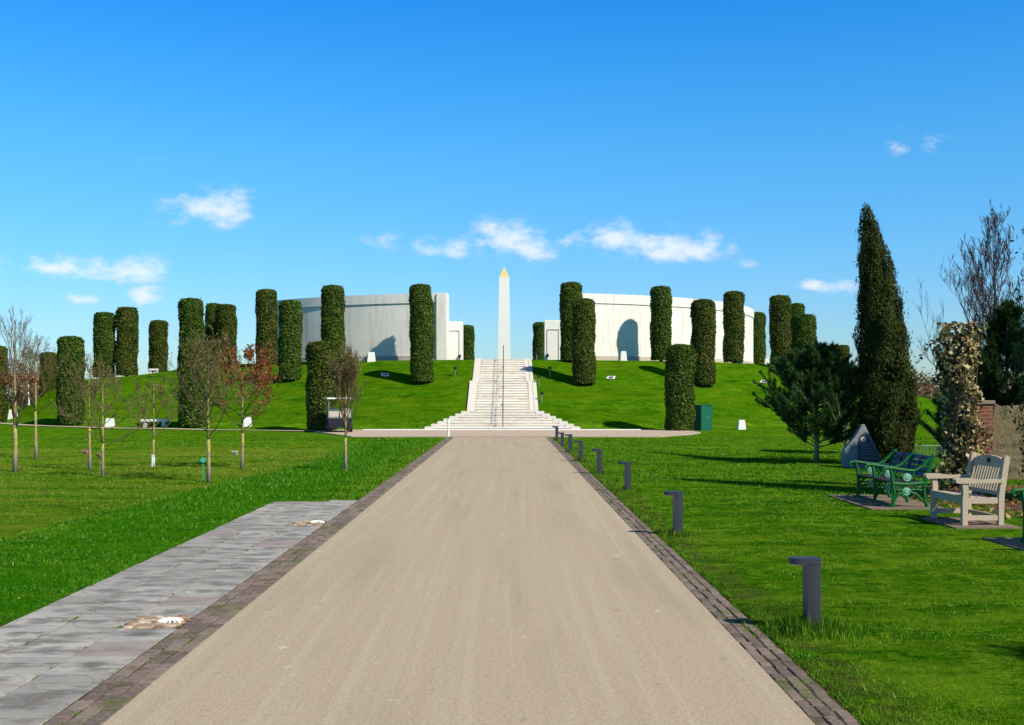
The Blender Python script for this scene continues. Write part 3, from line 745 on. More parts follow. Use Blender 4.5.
# ------------------------------------------------------------------ branching trees
def grow(seed, H, th, r0, lv=3, nb=9, spread=.9, up=.35, wig=.12, first=.4, lratio=.55, kids=5, lean=(0, 0), kside=4, jag=0., rmin=.0032, lf=.55):
    r = random.Random(seed); tr = MB(); br = MB(); tips = []
    pts = []; rad = []; n_ = 9; x = y = 0
    for i in range(n_+1):
        z = H*i/n_*1.0; x += r.uniform(-1, 1)*wig*H*.03+lean[0]*H/n_; y += r.uniform(-1, 1)*wig*H*.03+lean[1]*H/n_
        pts.append(Vector((x, y, z-.08 if i == 0 else z))); rad.append(r0*(1-.85*i/n_)*(1.25 if i == 0 else 1))
    cut = max(2, int(round(th/H*n_)))
    tr.tube(pts[:cut+1], rad[:cut+1], 8); br.tube(pts[cut:], rad[cut:], 6, 1)
    def at(t):
        f = t*n_; i = min(int(f), n_-1); return pts[i].lerp(pts[i+1], f-i), rad[i]*(1-(f-i))+rad[i+1]*(f-i)
    def limb(p, d, L, ra, l):
        seg = 4 if l > 1 else 5; q = [p]; dd = d.copy(); rr = [ra]
        for s in range(seg):
            dd = (dd+Vector((r.uniform(-1, 1), r.uniform(-1, 1), r.uniform(-.6, 1)))*(.18+jag)+Vector((0, 0, up*.35))).normalized()
            q.append(q[-1]+dd*L/seg); rr.append(max(ra*(1-.8*(s+1)/seg), rmin))
        br.tube(q, rr, kside if l == 1 else 3, cap=False)
        if l < lv:
            for k in range(kids+r.randint(-1, 1)):
                t = r.uniform(.25, 1); f = t*seg; i = min(int(f), seg-1); pp = q[i].lerp(q[i+1], f-i)
                a = (q[i+1]-q[i]).normalized(); o_ = Vector((r.uniform(-1, 1), r.uniform(-1, 1), r.uniform(-.3, .8))).normalized()
                limb(pp, (a*.75+o_*.75*spread).normalized(), L*lratio*r.uniform(.6, 1.1), max(rr[i]*.55, rmin), l+1)
        else: tips.extend(q[1:])
    for k in range(nb):
        t = first+(1-first)*(k+.5)/nb*.97; p, ra = at(t)
        an = k*2.4+r.uniform(-.5, .5); d = Vector((math.cos(an)*spread, math.sin(an)*spread, .35+up)).normalized()
        limb(p, d, (H-p.z)*lf+H*.16*r.uniform(.7, 1.2), ra*.55, 1)
    return tr, br, tips
def young_tree(px, py, top, label, seed, leaf=None, nl=0, ls=.07, guard=False, lz=9., th=.42, g='young trees on the left lawn', **kw):
    h = hit(px, py); H = (py-top)/F*h.y
    t = thing('young_tree', label, 'tree', h, 0, g)
    tr, br, tips = grow(seed, H, H*th, max(.038, H*.0165), first=th*.95, **kw)
    tr.build('trunk', M['bark'], t, smooth=True); br.build('branches', [M['twig'], M['bark']], t, smooth=True)
    if leaf:
        r = np.random.default_rng(seed); T = np.array([tuple(q) for q in tips if q.z < H*lz]); C = T[r.integers(0, len(T), nl)]+r.normal(0, .03, (nl, 3))
        V, Fl = leaves(C, r.normal(0, 1, (nl, 3)), ls, ls*.6, r, .5); child('leaves', npmesh('leaves', V, Fl, [leaf]), t)
    if guard:
        mb = MB(); mb.tube([(0, 0, -.02), (0, 0, .36)], [.055, .052], 12); mb.build('trunk_guard', M['white'], t, smooth=False)
    return t
young_tree(15, 472, 332, 'thin tree with dry brown leaves and yellow lichen, at the left edge', 11, M['brownleaf'], 900, .075, lz=.68, lf=.42, th=.30, nb=18, spread=.6, up=.5)
young_tree(36, 459, 352, 'bare sapling with yellow trunk behind the brown-leaved tree', 12, M['bud'], 350, .05, nb=14, spread=.9)
young_tree(90, 470, 372, 'thin bare tree with a yellow-streaked trunk, behind a low forked one', 13, M['bud'], 600, .05, nb=15, spread=.85, kids=4, rmin=.0045)
young_tree(103, 477, 378, 'low bare tree with wide twiggy branches and a bright yellow trunk foot', 14, M['bud'], 600, .045, th=.30, nb=16, spread=1.2, up=.12, kids=4, rmin=.0045)
young_tree(153, 467, 385, 'wide bare tree with a white trunk guard', 15, M['bud'], 600, .05, guard=True, nb=17, kids=4, rmin=.0045, spread=1.1, up=.2, th=.38)
young_tree(209, 482, 354, 'bare tree with a yellow lichened trunk, left of the russet tree', 16, M['bud'], 1900, .05, nb=22, spread=.9, up=.35, kids=5, th=.36, rmin=.004)
young_tree(242, 469, 362, 'russet-leaved tree on the left lawn', 17, M['redleaf'], 2300, .08, nb=20, spread=1., up=.2, kids=5, th=.36, rmin=.004)
young_tree(346, 471, 372, 'upright bare tree with fine olive twigs in front of the golf cart', 18, M['bud'], 2000, .045, nb=24, spread=.55, up=.65, kids=8, th=.36)
# keepsakes hung by the trees
def tribute(px, py, z, label, cat, mat, name, r=.07):
    h = hit(px, py); mb = MB(); rr = random.Random(px)
    if mat is M['teal']: mb.tube([(0, -.01, z), (0, .01, z)], [r, r], 14); mb.tube([(0, .012, -.02), (0, .012, z)], .008, 5)
    else:
        for _ in range(12): stone_blob(mb, (rr.uniform(-r, r), rr.uniform(-r, r), z+rr.uniform(-r, r)*.8), .03, 1.)
        mb.tube([(0, 0, -.02), (0, 0, z)], .003, 4)
    tag(mb.build(name, mat, None, h), label, cat)
tribute(203, 481, .50, 'teal disc on a thin stick left of the yellow-trunked tree', 'marker', M['teal'], 'marker_disc', .06)
tribute(85, 468, .46, 'pink flowers left of the thin bare tree', 'flowers', M['pink'], 'flower_bunch')
tribute(100, 476, .50, 'pink flowers beside the trunk of the low wide bare tree', 'flowers', M['pink'], 'flower_bunch')
tribute(235, 468, .42, 'white flowers left of the russet tree trunk', 'flowers', M['whiteleaf'], 'flower_bunch')

# ------------------------------------------------------------------ tall cypress
def cypress(x, y, H, rb, label, seed, lean=0, n_=26000, taper=1., name='cypress_tree', mat='cypress', g=None, sz=1.):
    t = thing(name, label, 'tree', (x, y, tz(x, y)), 0, g); r = np.random.default_rng(seed)
    z = H*(.02+.97*(1-np.sqrt(r.random(n_)))) if taper < 2 else r.uniform(.1, H, n_)
    f = z/H; th = r.uniform(0, 2*np.pi, n_)
    R_ = rb*np.interp(f, [0, .05, .2, .5, .8, .95, 1], [.60, .80, 1, .86, .52, .20, .02])+.02
    R_ = R_*(1+.07*np.sin(th*3+z*1.7)+.09*np.sin(th*7-z*3.1)+.06*np.sin(z*6+th*2))
    q = R_*np.power(r.random(n_), .22)*(1+.12*(r.random(n_) < .06)*r.random(n_)*3)
    C = np.stack([q*np.cos(th)+lean*f*f*H, q*np.sin(th), z], 1)
    D = np.stack([np.cos(th)*.45, np.sin(th)*.45, np.ones(n_)], 1)
    V, Fl = leaves(C, np.stack([np.cos(th), np.sin(th), .2*np.ones(n_)], 1), .105*sz, .032*sz, r, .45, long=D)
    child('crown', npmesh('crown', V, Fl, [M[mat]]), t)
    mb = MB(); mb.tube([(0, 0, -.1), (lean*H*.16, 0, H*.4), (lean*H*.81, 0, H*.9)], [.12, .08, .02], 8); mb.build('trunk', M['darkbark'], t, smooth=True)
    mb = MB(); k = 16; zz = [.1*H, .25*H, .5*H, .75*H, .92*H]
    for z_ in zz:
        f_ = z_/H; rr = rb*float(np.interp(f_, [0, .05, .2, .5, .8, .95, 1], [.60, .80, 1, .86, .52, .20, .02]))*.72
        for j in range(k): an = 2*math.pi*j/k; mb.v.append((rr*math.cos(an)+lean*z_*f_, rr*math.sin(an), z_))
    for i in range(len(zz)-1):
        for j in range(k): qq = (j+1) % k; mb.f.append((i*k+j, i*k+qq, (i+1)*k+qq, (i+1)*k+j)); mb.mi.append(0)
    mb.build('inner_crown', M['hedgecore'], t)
    return t
d = 30.5
cypress(X_(888, d), d, Z_(198, d)+.12, .74, 'very tall dark cypress tapering to a tip, beside the slate stone', 31, lean=-.088, n_=70000)
cypress(8.4, 3.5, 6.5, 1.15, 'unseen conifer just outside the right edge near the camera, added to shade the front lawn', 33, n_=9000, name='conifer_tree', mat='yew', sz=1.6)  # out of view; added only to throw its shadow onto the front lawn
cypress(9.62, 18.3, 8.3, 1.05, 'tall dark conifer showing only twigs at the right edge', 32, n_=14000, name='conifer_tree', mat='yew')

# ------------------------------------------------------------------ pines
def pine(x, y, H, W, label, seed, nb=34, mat='pine', lean=0, low=.16, g='small conifers on the right lawn', blen=.20, tl=.10, flat=1.):
    t = thing('pine_tree', label, 'tree', (x, y, tz(x, y)), 0, g); r = random.Random(seed); rn = np.random.default_rng(seed)
    tr = MB(); tr.tube([(0, 0, -.1), (.03, 0, H*.2), (lean*H*.5, 0, H*.55), (lean*H, 0, H*.97)], [.085, .065, .045, .01], 8)
    tr.build('trunk', M['pinebark'], t, smooth=True)
    br = MB(); Cs = []; Ds = []
    def shoot(q, dirs):
        for a, b in zip(q[:-1], q[1:]):
            for s in range(5): Cs.append(a.lerp(b, s/5)); Ds.append((b-a).normalized())
    for k in range(nb):
        f = low+(1-low)*(k/nb); z = H*f; an = k*2.4+r.uniform(-.4, .4)
        L = W*.5*min(1, (1-f)**.65*1.15+.10)*r.uniform(.62, 1.12)
        d_ = Vector((math.cos(an), math.sin(an), (r.uniform(.05, .5)+.5*f)*flat)).normalized(); p = Vector((lean*z, 0, z)); q = [p]
        for s in range(5):
            d_ = (d_+Vector((r.uniform(-.2, .2), r.uniform(-.2, .2), .12))).normalized(); q.append(q[-1]+d_*L/5)
        br.tube(q, [.022, .018, .014, .011, .008, .005], 4, cap=False); shoot(q[2:], None)
        for m_ in range(7):
            i = r.randint(1, 4); a = q[i].lerp(q[i+1] if i < 5 else q[i], r.random()); dd = (d_*.7+Vector((r.uniform(-1, 1), r.uniform(-1, 1), r.uniform(-.1, .9)))*.8).normalized()
            e = a+dd*L*r.uniform(.2, .45); mid = a.lerp(e, .5)+Vector((0, 0, -.01)); br.tube([a, mid, e+Vector((0, 0, .03))], [.008, .006, .004], 3, cap=False)
            shoot([a.lerp(e, .3), mid, e, e+Vector((dd.x*.1, dd.y*.1, .08))], None)
    br.build('branches', M['pinebark'], t)
    C = np.repeat(np.array([tuple(c) for c in Cs]), 13, 0); D = np.repeat(np.array([tuple(c) for c in Ds]), 13, 0)
    C = C+rn.normal(0, .018, C.shape); Dn = unit(D*.9+rn.normal(0, .55, D.shape)+np.array([0, 0, .2]))
    V, Ft = spikes(C, Dn, tl*1.25, .017, rn, .1)
    child('needles', npmesh('needles', V, Ft, [M[mat]]), t); return t
d = 31.5; pine(X_(816, d), d, (458-350)/F*d, 3.5, 'small bushy pine with a bare short trunk, left of the slate stone', 41, nb=92, low=.14, tl=.085, flat=.45)
d = 37.; pine(X_(846, d), d, (452-368)/F*d, 2.0, 'small pine mostly hidden between the bushy pine and the tall cypress', 42, nb=34, low=.08, mat='yew')
d = 27.5; pine(X_(968, d), d, 3.0, 2.3, 'dark pine behind the ivy-clad trunk', 43, nb=40, low=.05, mat='pine')
d = 27.; pine(X_(1007, d), d, 4.0, 2.4, 'dark dense pine rising behind the tan boulder', 44, nb=60, low=.05, mat='yew')
pine(14.8, 25.5, 3.3, 2.4, 'dark pine at the right edge behind the tan boulder', 45, nb=36, low=.05, mat='yew')

# ------------------------------------------------------------------ twisted bare tree
d = 30.
t = thing('bare_tree', 'tall leafless tree with twisted upright purple-brown twigs at the right', 'tree', (X_(988, d), d, tz(X_(988, d), d)))
tr, br, tips = grow(53, (455-238)/F*d, 1.2, .095, lv=4, nb=34, spread=.50, up=.45, first=.22, kids=5, jag=.18, wig=.5, lratio=.5, rmin=.0042, lf=.36)
tr.build('trunk', M['darkbark'], t, smooth=True); br.build('branches', [M['purpletwig'], M['darkbark']], t, smooth=True)
# far shrubs and trees
def bush(x, y, w, h, mat, label, seed, n_=1600, s=.35, name='shrub', g=None):
    r = np.random.default_rng(seed); t = thing(name, label, 'shrub', (x, y, tz(x, y)), 0, g)
    k = 9; cc = np.stack([r.uniform(-.5, .5, k)*w, r.uniform(-.3, .3, k)*w, r.uniform(.25, .75, k)*h], 1); i = r.integers(0, k, n_)
    dv = unit(r.normal(0, 1, (n_, 3))); C = cc[i]+dv*np.array([w*.25, w*.25, h*.3])*np.power(r.random((n_, 1)), .4); C[:, 2] = np.maximum(C[:, 2], .05)
    V, Fl = leaves(C, dv+np.array([0, 0, .3]), s, s*.45, r, .6); child('foliage', npmesh('foliage', V, Fl, [mat]), t)
    mb = MB(); rr = random.Random(seed)
    for _ in range(7): mb.tube([(rr.uniform(-.2, .2)*w, 0, -.1), (rr.uniform(-.45, .45)*w, rr.uniform(-.2, .2)*w, h*rr.uniform(.6, .95))], [.06, .02], 4)
    mb.build('stems', M['twig'], t)
Gs = 'far shrubs beyond the mound'
bush(X_(4, 105), 105, 7, 5.2, M['shrubleaf'], 'brown winter shrub far left beyond the mound, at the photo edge', 61, g=Gs)
bush(X_(24, 112), 112, 6, 4.4, M['shrubleaf'], 'russet-brown shrub far left, behind the birch', 62, g=Gs)
bush(X_(42, 120), 120, 6, 3.4, M['brownleaf'], 'low tan shrub far left beside the short dark column', 63, g=Gs)
bush(X_(938, 98), 98, 6, 4.2, M['shrubleaf'], 'brown winter shrub right of the tall cypress beyond the slope', 64, g=Gs)
bush(X_(918, 108), 108, 5, 5.0, M['hedge'], 'dark green shrub touching the tall cypress, beyond the slope', 65, g=Gs)
bush(X_(962, 104), 104, 8, 4.6, M['brownleaf'], 'tawny shrub beyond the slope behind the ivy', 66, g=Gs)
bush(X_(1010, 100), 100, 9, 5.2, M['hedge'], 'dark green shrub beyond the boulder at far right', 67, g=Gs)
d = 84.; t = thing('birch_tree', 'slender birch with a white trunk behind the left slope', 'tree', (X_(29, d), d, 0))
tr, br, tips = grow(71, 4.6, 2.0, .08, lv=3, nb=14, spread=.6, up=.5, first=.32)
tr.build('trunk', M['birchbark'], t, smooth=True); br.build('branches', [M['twig'], M['birchbark']], t)
r = np.random.default_rng(71); T = np.array([tuple(q) for q in tips]); C = T[r.integers(0, len(T), 900)]+r.normal(0, .1, (900, 3))
V, Fl = leaves(C, r.normal(0, 1, (900, 3)), .13, .07, r, .5); child('leaves', npmesh('leaves', V, Fl, [M['birchleaf']]), t)

# ------------------------------------------------------------------ ivy-clad trunk, brick pier, boulder
x0, y0 = X_(961, 21.3), 21.3
t = thing('ivy_stump', 'dead trunk smothered in cream and brown variegated ivy behind the benches', 'ivy', (x0, y0, 0))
mb = MB(); mb.tube([(0, 0, -.1), (.03, 0, 1.), (-.04, .02, 2.), (.02, 0, 3.0)], [.20, .15, .14, .12], 10); mb.build('trunk', M['darkbark'], t, smooth=True)
r = np.random.default_rng(81); n_ = 4300
z = r.uniform(.1, 3.2, n_); th = r.uniform(0, 2*np.pi, n_); Rr = .37*(1+.22*np.sin(z*2.3+1)+.16*np.sin(th*2+z*2)+.18*np.sin(z*9+th*3)+.1*np.sin(z*17+th*5)); Rr = Rr*np.where(z < .5, 1.25, 1)*np.where(z > 2.9, .95, 1)
q = Rr*np.power(r.random(n_), .3); C = np.stack([q*np.cos(th)+.08*np.sin(z*2), q*np.sin(th), z], 1)
V, Fl = leaves(C, np.stack([np.cos(th), np.sin(th), .3*np.ones(n_)], 1), .085, .07, r, .9)
child('ivy_leaves', npmesh('ivy_leaves', V, Fl, [M['ivy']]), t)
mb = MB(); mb.tube([(-.1, 0, 2.9), (-.35, -.02, 2.98), (-.62, 0, 2.75), (-.85, .02, 2.42)], [.012, .01, .008, .004], 4); mb.tube([(.1, -.2, 1.2), (.5, -.3, 1.15), (.8, -.25, 1.25)], [.012, .009, .004], 4)
for k in range(8): an = random.uniform(0, 6); mb.tube([(0, 0, .2), (.25*math.cos(an), .25*math.sin(an), 1.2), (.3*math.cos(an+.7), .3*math.sin(an+.7), 2.4)], [.02, .015, .01], 4)
mb.build('vines', M['twig'], t)
V, Fl = leaves(np.stack([-.15-np.linspace(0, .7, 40), r.normal(0, .04, 40), 2.98-.5*np.linspace(0, 1, 40)**2+r.normal(0, .04, 40)], 1), r.normal(0, 1, (40, 3)), .08, .06, r, .5)
child('trailing_leaves', npmesh('trailing_leaves', V, Fl, [M['ivy']]), t)
def uvbox(o):
    ul = o.data.uv_layers.new(name='UVMap')
    for p in o.data.polygons:
        for li in p.loop_indices:
            c_ = o.data.vertices[o.data.loops[li].vertex_index].co
            ul.data[li].uv = (c_.y if abs(p.normal.x) > .5 else c_.x, c_.y if abs(p.normal.z) > .5 else c_.z)
bp = thing('brick_pier', 'low red brick pier between the ivy trunk and the tan boulder', 'pier', (X_(981, 22.3), 22.3, 0))
mb = MB(); mb.box(-.34, .16, -.2, .2, -.05, 1.62); o = mb.build('pier', M['brick'], bp); uvbox(o)
mb = MB(); mb.box(-.37, .19, -.23, .23, 1.622, 1.69, 0, .01); mb.build('coping', M['brick'], bp)
def rock(poly, y0, y1, name, mat, loc, label, cat, seed, rz=0, amp=.04):
    mb = MB(); mb.prism(poly, y0, y1); o = mb.build(name, mat, None, loc); o.rotation_euler.z = rz
    import bmesh
    bm = bmesh.new(); bm.from_mesh(o.data); bmesh.ops.triangulate(bm, faces=bm.faces[:]); bmesh.ops.subdivide_edges(bm, edges=bm.edges[:], cuts=2, use_grid_fill=True)
    rr = random.Random(seed)
    for v in bm.verts: v.co += Vector((rr.uniform(-1, 1), rr.uniform(-.6, .6), rr.uniform(-1, 1)))*amp
    bm.to_mesh(o.data); bm.free(); return tag(o, label, cat)
rock([(0, -.1), (2.9, -.1), (2.95, 1.55), (2.2, 1.72), (1.2, 1.60), (.5, 1.52), (.12, 1.60), (-.02, .9)], 0, .5, 'boulder', M['boulder'], (X_(990, 24.8), 24.8, 0), 'broad tan boulder slab with dappled shadow painted into its colour, at the right edge', 'boulder', 3, -.05, .03)
d = 29.4; sl = thing('slate_memorial', 'leaning triangular grey slate stone with a round emblem beside the tall cypress', 'memorial stone', (X_(863, d), d, tz(X_(863, d), d)))
SP = [(-.50, -.1), (.60, -.1), (.52, .12), (.24, .70), (.02, 1.16), (-.05, 1.13), (-.24, .82), (-.52, .48), (-.57, .22)]
mb = MB(); mb.prism(SP, -.08, .12); o = mb.build('stone', M['slate'], sl)
mb = MB(); mb.prism([(-.17, .10), (.50, .10), (.26, .58), (.04, .96), (-.10, .86), (-.17, .7)], -.093, -.081); mb.build('polished_panel', M['slatepanel'], sl)
rr = random.Random(5)
for k, zz in enumerate((.63, .57, .50, .43, .36, .25, .14)):
    x = -.10+.03*(k % 3); xe = .46-.52*zz; mb = MB()
    while x < xe:
        l = rr.uniform(.02, .07); mb.box(x, x+l, -.0965, -.0935, zz, zz+.014); x += l+.018
    mb.build('inscription_line', M['letter'], sl)
mb = MB(); mb.tube([(-.02, -.094, .76), (-.02, -.102, .76)], [.055, .055], 8)
for k in range(8): an = k*math.pi/4; mb.tube([(-.02+.05*math.cos(an), -.0945, .76+.05*math.sin(an)), (-.02+.05*math.cos(an), -.1015, .76+.05*math.sin(an))], [.022, .022], 8)
mb.build('emblem', M['white'], sl)
mb = MB(); mb.tube([(-.02, -.1025, .76), (-.02, -.107, .76)], [.032, .032], 10); mb.build('emblem_centre', M['orange'], sl)
for k, (dx, lab) in enumerate(((.12, 'small white flowers at the foot of the slate stone, left bunch'), (.42, 'pale flowers at the right foot of the slate stone'))):
    mb = MB(); rr = random.Random(k+90)
    for _ in range(16): stone_blob(mb, (rr.uniform(-.1, .1), rr.uniform(-.06, .06), rr.uniform(.03, .14)), .035, 1.)
    tag(mb.build('flower_bunch', M['whiteleaf'], None, (X_(864, d)+dx, d-.5, tz(X_(864, d)+dx, d-.5))), lab, 'flowers')

# ------------------------------------------------------------------ benches
def wooden_bench(loc, rz, L=1.12):
    t = thing('wooden_bench', 'weathered pale wooden bench with slatted back and broad arms', 'bench', loc, rz); m_ = M['teak']; h = L/2; D = .55
    for s in (-1, 1):
        xa, xb = sorted((s*h, s*(h-.07)))
        mb = MB(); mb.box(xa, xb, -.03, .045, -.02, .36); mb.prism([(-.03, .36), (.045, .36), (.06, .48), (.045, .60), (-.03, .60), (-.02, .48)], xa, xb, 0, 'yz'); mb.build('leg', m_, t)
        mb = MB(); mb.prism([(D-.07, -.02), (D, -.02), (D+.01, .42), (D+.09, .95), (D+.05, .985), (D+.01, .95), (D-.07, .42)], xa, xb, 0, 'yz'); mb.build('leg', m_, t)
        xa, xb = sorted((s*(h+.015), s*(h-.095)))
        mb = MB(); mb.prism([(-.13, .615), (-.10, .595), (D-.02, .605), (D+.01, .655), (.28, .640), (.10, .665), (-.08, .665), (-.13, .65)], xa, xb, 0, 'yz'); mb.build('armrest', m_, t)
        xa, xb = sorted((s*(h-.01), s*(h-.055)))
        mb = MB(); mb.box(xa, xb, .045, D-.07, .32, .40); mb.build('side_rail', m_, t)
        mb = MB(); mb.box(xa, xb, .045, D-.07, .09, .155); mb.build('stretcher', m_, t)
    mb = MB()
    for k in range(5): y = -.02+k*.10; mb.box(-h+.075, h-.075, y, y+.085, .402-.008*k, .424-.008*k, 0, .004)
    for k in range(5): y = -.02+k*.10; mb.box(h-.075, h-.012, y+.01, y+.075, .402-.008*k, .424-.008*k, 0, .004) if 0 < k < 4 else None
    mb.build('seat', m_, t)
    mb = MB(); mb.box(-h+.07, h-.07, -.015, .02, .315, .40); mb.build('apron', m_, t); mb = MB(); mb.box(-h+.07, h-.07, D-.05, D-.02, .10, .15); mb.build('stretcher', m_, t)
    mb = MB()
    pl = [(-h+.07, .80), (h-.07, .80), (h-.07, .90), (h*.45, .945), (0, .96), (-h*.45, .945), (-h+.07, .90)]
    b = mb.add([(x, D+.035+(z-.8)*.15, z) for x, z in pl]+[(x, D+.070+(z-.8)*.15, z) for x, z in pl], [tuple(range(7)), tuple(range(7, 14))]+[(i, (i+1) % 7, 7+(i+1) % 7, 7+i) for i in range(7)])
    vs = lambda x0, x1, z0, z1, yo, th: [(x0, D-.075+(z0-.42)*.29+yo, z0), (x1, D-.075+(z0-.42)*.29+yo, z0), (x1, D-.075+(z0-.42)*.29+yo+th, z0), (x0, D-.075+(z0-.42)*.29+yo+th, z0),
                            (x0, D-.075+(z1-.42)*.29+yo, z1), (x1, D-.075+(z1-.42)*.29+yo, z1), (x1, D-.075+(z1-.42)*.29+yo+th, z1), (x0, D-.075+(z1-.42)*.29+yo+th, z1)]
    bf = [(3,2,1,0),(4,5,6,7),(0,1,5,4),(1,2,6,5),(2,3,7,6),(3,0,4,7)]
    mb.add(vs(-h+.07, h-.07, .43, .48, .02, .035), bf)
    nsl = 11
    for k in range(nsl):
        x = -h+.11+(2*h-.22-.04)*k/(nsl-1); mb.add(vs(x, x+.036, .48, .80, .028, .018), bf)
    mb.build('backrest', m_, t)
    mb = MB(); mb.tube([(0, D+.030, .885), (0, D+.048, .885)], [.038, .038], 12); mb.build('carved_emblem', M['blackbody'], t)
    return t
RZ = -math.pi/2
wooden_bench((6.24, 15.53, tz(6.2, 15.5)), RZ+.06, 1.0)
def iron_bench(loc, rz, label, L=2.25):
    t = thing('iron_bench', label, 'bench', loc, rz, 'green iron benches'); D = .56
    h = L/2
    for ie, x in enumerate((-h, 0, h)):
        mb = MB(); w = .016
        def bar(pts, r=.017): mb.tube([(x, a, b) for a, b in pts], r*1.3, 6)
        bar([(-.02, -.01), (.03, .12), (.045, .25), (.02, .40), (.0, .55), (-.02, .63)], .021)          # front leg + arm post
        bar([(D+.03, -.01), (D-.03, .15), (D-.04, .30), (D-.03, .42), (D+.03, .62), (D+.12, .83)], .024)   # back leg + upright
        bar([(-.14, .60), (-.11, .64), (-.02, .65), (.18, .62), (.36, .60), (.48, .66), (D+.05, .80)], .020)
        bar([(-.14, .60), (-.12, .575), (-.09, .59)], .014)
        bar([(.02, .40), (.25, .385), (D-.03, .41)], .024)
        bar([(.03, .10), (.10, .22), (.25, .28), (.40, .23), (D-.04, .10)], .017)
        bar([(.04, .30), (D-.04, .30)], .012)
        bar([(.07, .42), (.13, .52), (.16, .60)], .012); bar([(.40, .42), (.36, .52), (.35, .59)], .012)
        bar([(.05, .28), (.14, .36), (.16, .39)], .012); bar([(.47, .28), (.38, .35), (.36, .39)], .012)
        mb.box(x-.014, x+.014, .03, D-.03, .355, .415)
        mb.prism([(D-.06, .40), (D+.0, .40), (D+.15, .86), (D+.09, .87)], x-.022, x+.022, 0, 'yz')
        mb.box(x-.012, x+.012, .0, .05, .0, .56)
        o = mb.build('end_frame', M['greeniron'], t)
        for (a, b) in ((.25, .50), (.24, .225+.105)):
            mb = MB(); mb.tube([(x-.014, a, b-(.055 if b < .4 else 0)), (x+.014, a, b-(.055 if b < .4 else 0))], [.066, .066], 18)
            for sx in (-1, 1):
                mb.tube([(x+sx*.014, a, b-(.055 if b < .4 else 0)), (x+sx*.022, a, b-(.055 if b < .4 else 0))], [.045, .035], 12)
            mb.build('roundel', M['roundel'], o)
    mb = MB()
    for k in range(5): y = -.0+k*.105; mb.box(-h-.01, h+.01, y, y+.085, .412, .436, 0, .004)
    mb.build('seat', M['seatslat'], t)
    mb = MB()
    for k in range(4):
        z = .50+k*.088; y = D-.03+(z-.42)*.36
        mb.add([(-h, y-.02, z), (h, y-.02, z), (h, y, z-.005), (-h, y, z-.005), (-h, y+.006, z+.07), (h, y+.006, z+.07), (h, y+.026, z+.065), (-h, y+.026, z+.065)], [(3,2,1,0),(4,5,6,7),(0,1,5,4),(1,2,6,5),(2,3,7,6),(3,0,4,7)])
    mb.build('backrest', M['blueslat'], t)
    for xx in (-h*.5, h*.5):
        mb = MB(); mb.tube([(xx, D-.045+.03, .46), (xx, D+.075, .84)], .016, 4); mb.build('strap', M['blueslat'], t)
    return t
iron_bench((6.12, 18.32, tz(6.25, 18.5)), RZ+.02, 'green cast iron bench with navy slats and pale roundels, on a brown slab', 1.62)
iron_bench((6.30, 12.35, tz(6.3, 12.3)), RZ+.05, 'green iron bench cut off by the right edge of the photo', 1.9)
def pad(pts, name='bench_pad', mat=M['padslab'], z=.02):
    mb = MB(); k = len(pts); mb.add([(x, y, tz(x, y)+z) for x, y in pts]+[(x, y, -.3) for x, y in pts], [tuple(range(k))]+[(i, (i+1) % k, k+(i+1) % k, k+i) for i in range(k)]); return struct(mb.build(name, mat))
pad([(5.75, 17.3), (6.95, 17.3), (6.95, 19.7), (5.75, 19.7)]); pad([(6.05, 14.8), (6.95, 14.8), (6.95, 16.1), (6.05, 16.1)]); pad([(5.95, 11.2), (7.1, 11.2), (7.1, 13.75), (5.95, 13.75)])
pts = []
for k in range(22):
    an = 2*math.pi*k/22; q = 1+random.uniform(-.1, .1); pts.append((9.25+2.0*q*math.cos(an)+.3, 18.9+3.2*q*math.sin(an)))
pts = [(max(x, 7.2), y) for x, y in pts]
pad(pts, 'mulch_bed', M['mulch'], .015)
r = np.random.default_rng(95); n_ = 1500
C = np.stack([r.uniform(6.9, 10.8, n_), r.uniform(15.9, 21.8, n_), r.uniform(.0, .05, n_)], 1); C[:, 2] += terr(C[:, 0], C[:, 1])+.015
V, Fl = leaves(C, np.tile([0, 0, 1.], (n_, 1)), .09, .06, r, .5)
o = bpy.data.objects.new('fallen_leaves', npmesh('fallen_leaves', V, Fl, [M['brownleaf']])); COL.objects.link(o); tag(o, 'dry fallen leaves scattered over the mulch behind the benches', 'leaves', None, 'stuff')

# low fence
x0 = X_(900, 34); x1 = X_(962, 34); t = thing('low_fence', 'low grey metal railing on the lawn between cypress and ivy', 'fence', (x0, 34, tz(x0, 34)))
mb = MB(); L = x1-x0; mb.tube([(0, 0, .40), (L, 0, .40)], .014, 6); mb.tube([(0, 0, .08), (L, 0, .08)], .012, 6); mb.build('rail', M['greysteel'], t)
for k in range(19): mb = MB(); x = L*k/18; mb.tube([(x, 0, -.1), (x, 0, .40)], .011, 5); mb.build('upright', M['greysteel'], t)

# ------------------------------------------------------------------ cabinet, cart, post, blocks, lamps
cx, cy_ = X_(703, 56), 56.
t = thing('utility_cabinet', 'green metal utility cabinet right of the stout hedge column', 'cabinet', (cx, cy_, tz(cx, cy_)), math.radians(28))
mb = MB(); mb.box(-.38, .34, -.32, .32, -.15, 1.26, 0, .01); mb.build('casing', M['greencab'], t)
mb = MB(); mb.box(-.41, .37, -.35, .35, 1.262, 1.30, 0, .01); mb.build('roof', M['greencab'], t)
for s in (0, 1): mb = MB(); mb.box(-.36+.35*s, -.02+.34*s, -.335, -.322, .06, 1.22); d_ = mb.build('door', M['greencab'], t)
mb = MB(); mb.box(.0, .03, -.35, -.337, .62, .76); mb.build('handle', M['greysteel'], d_)

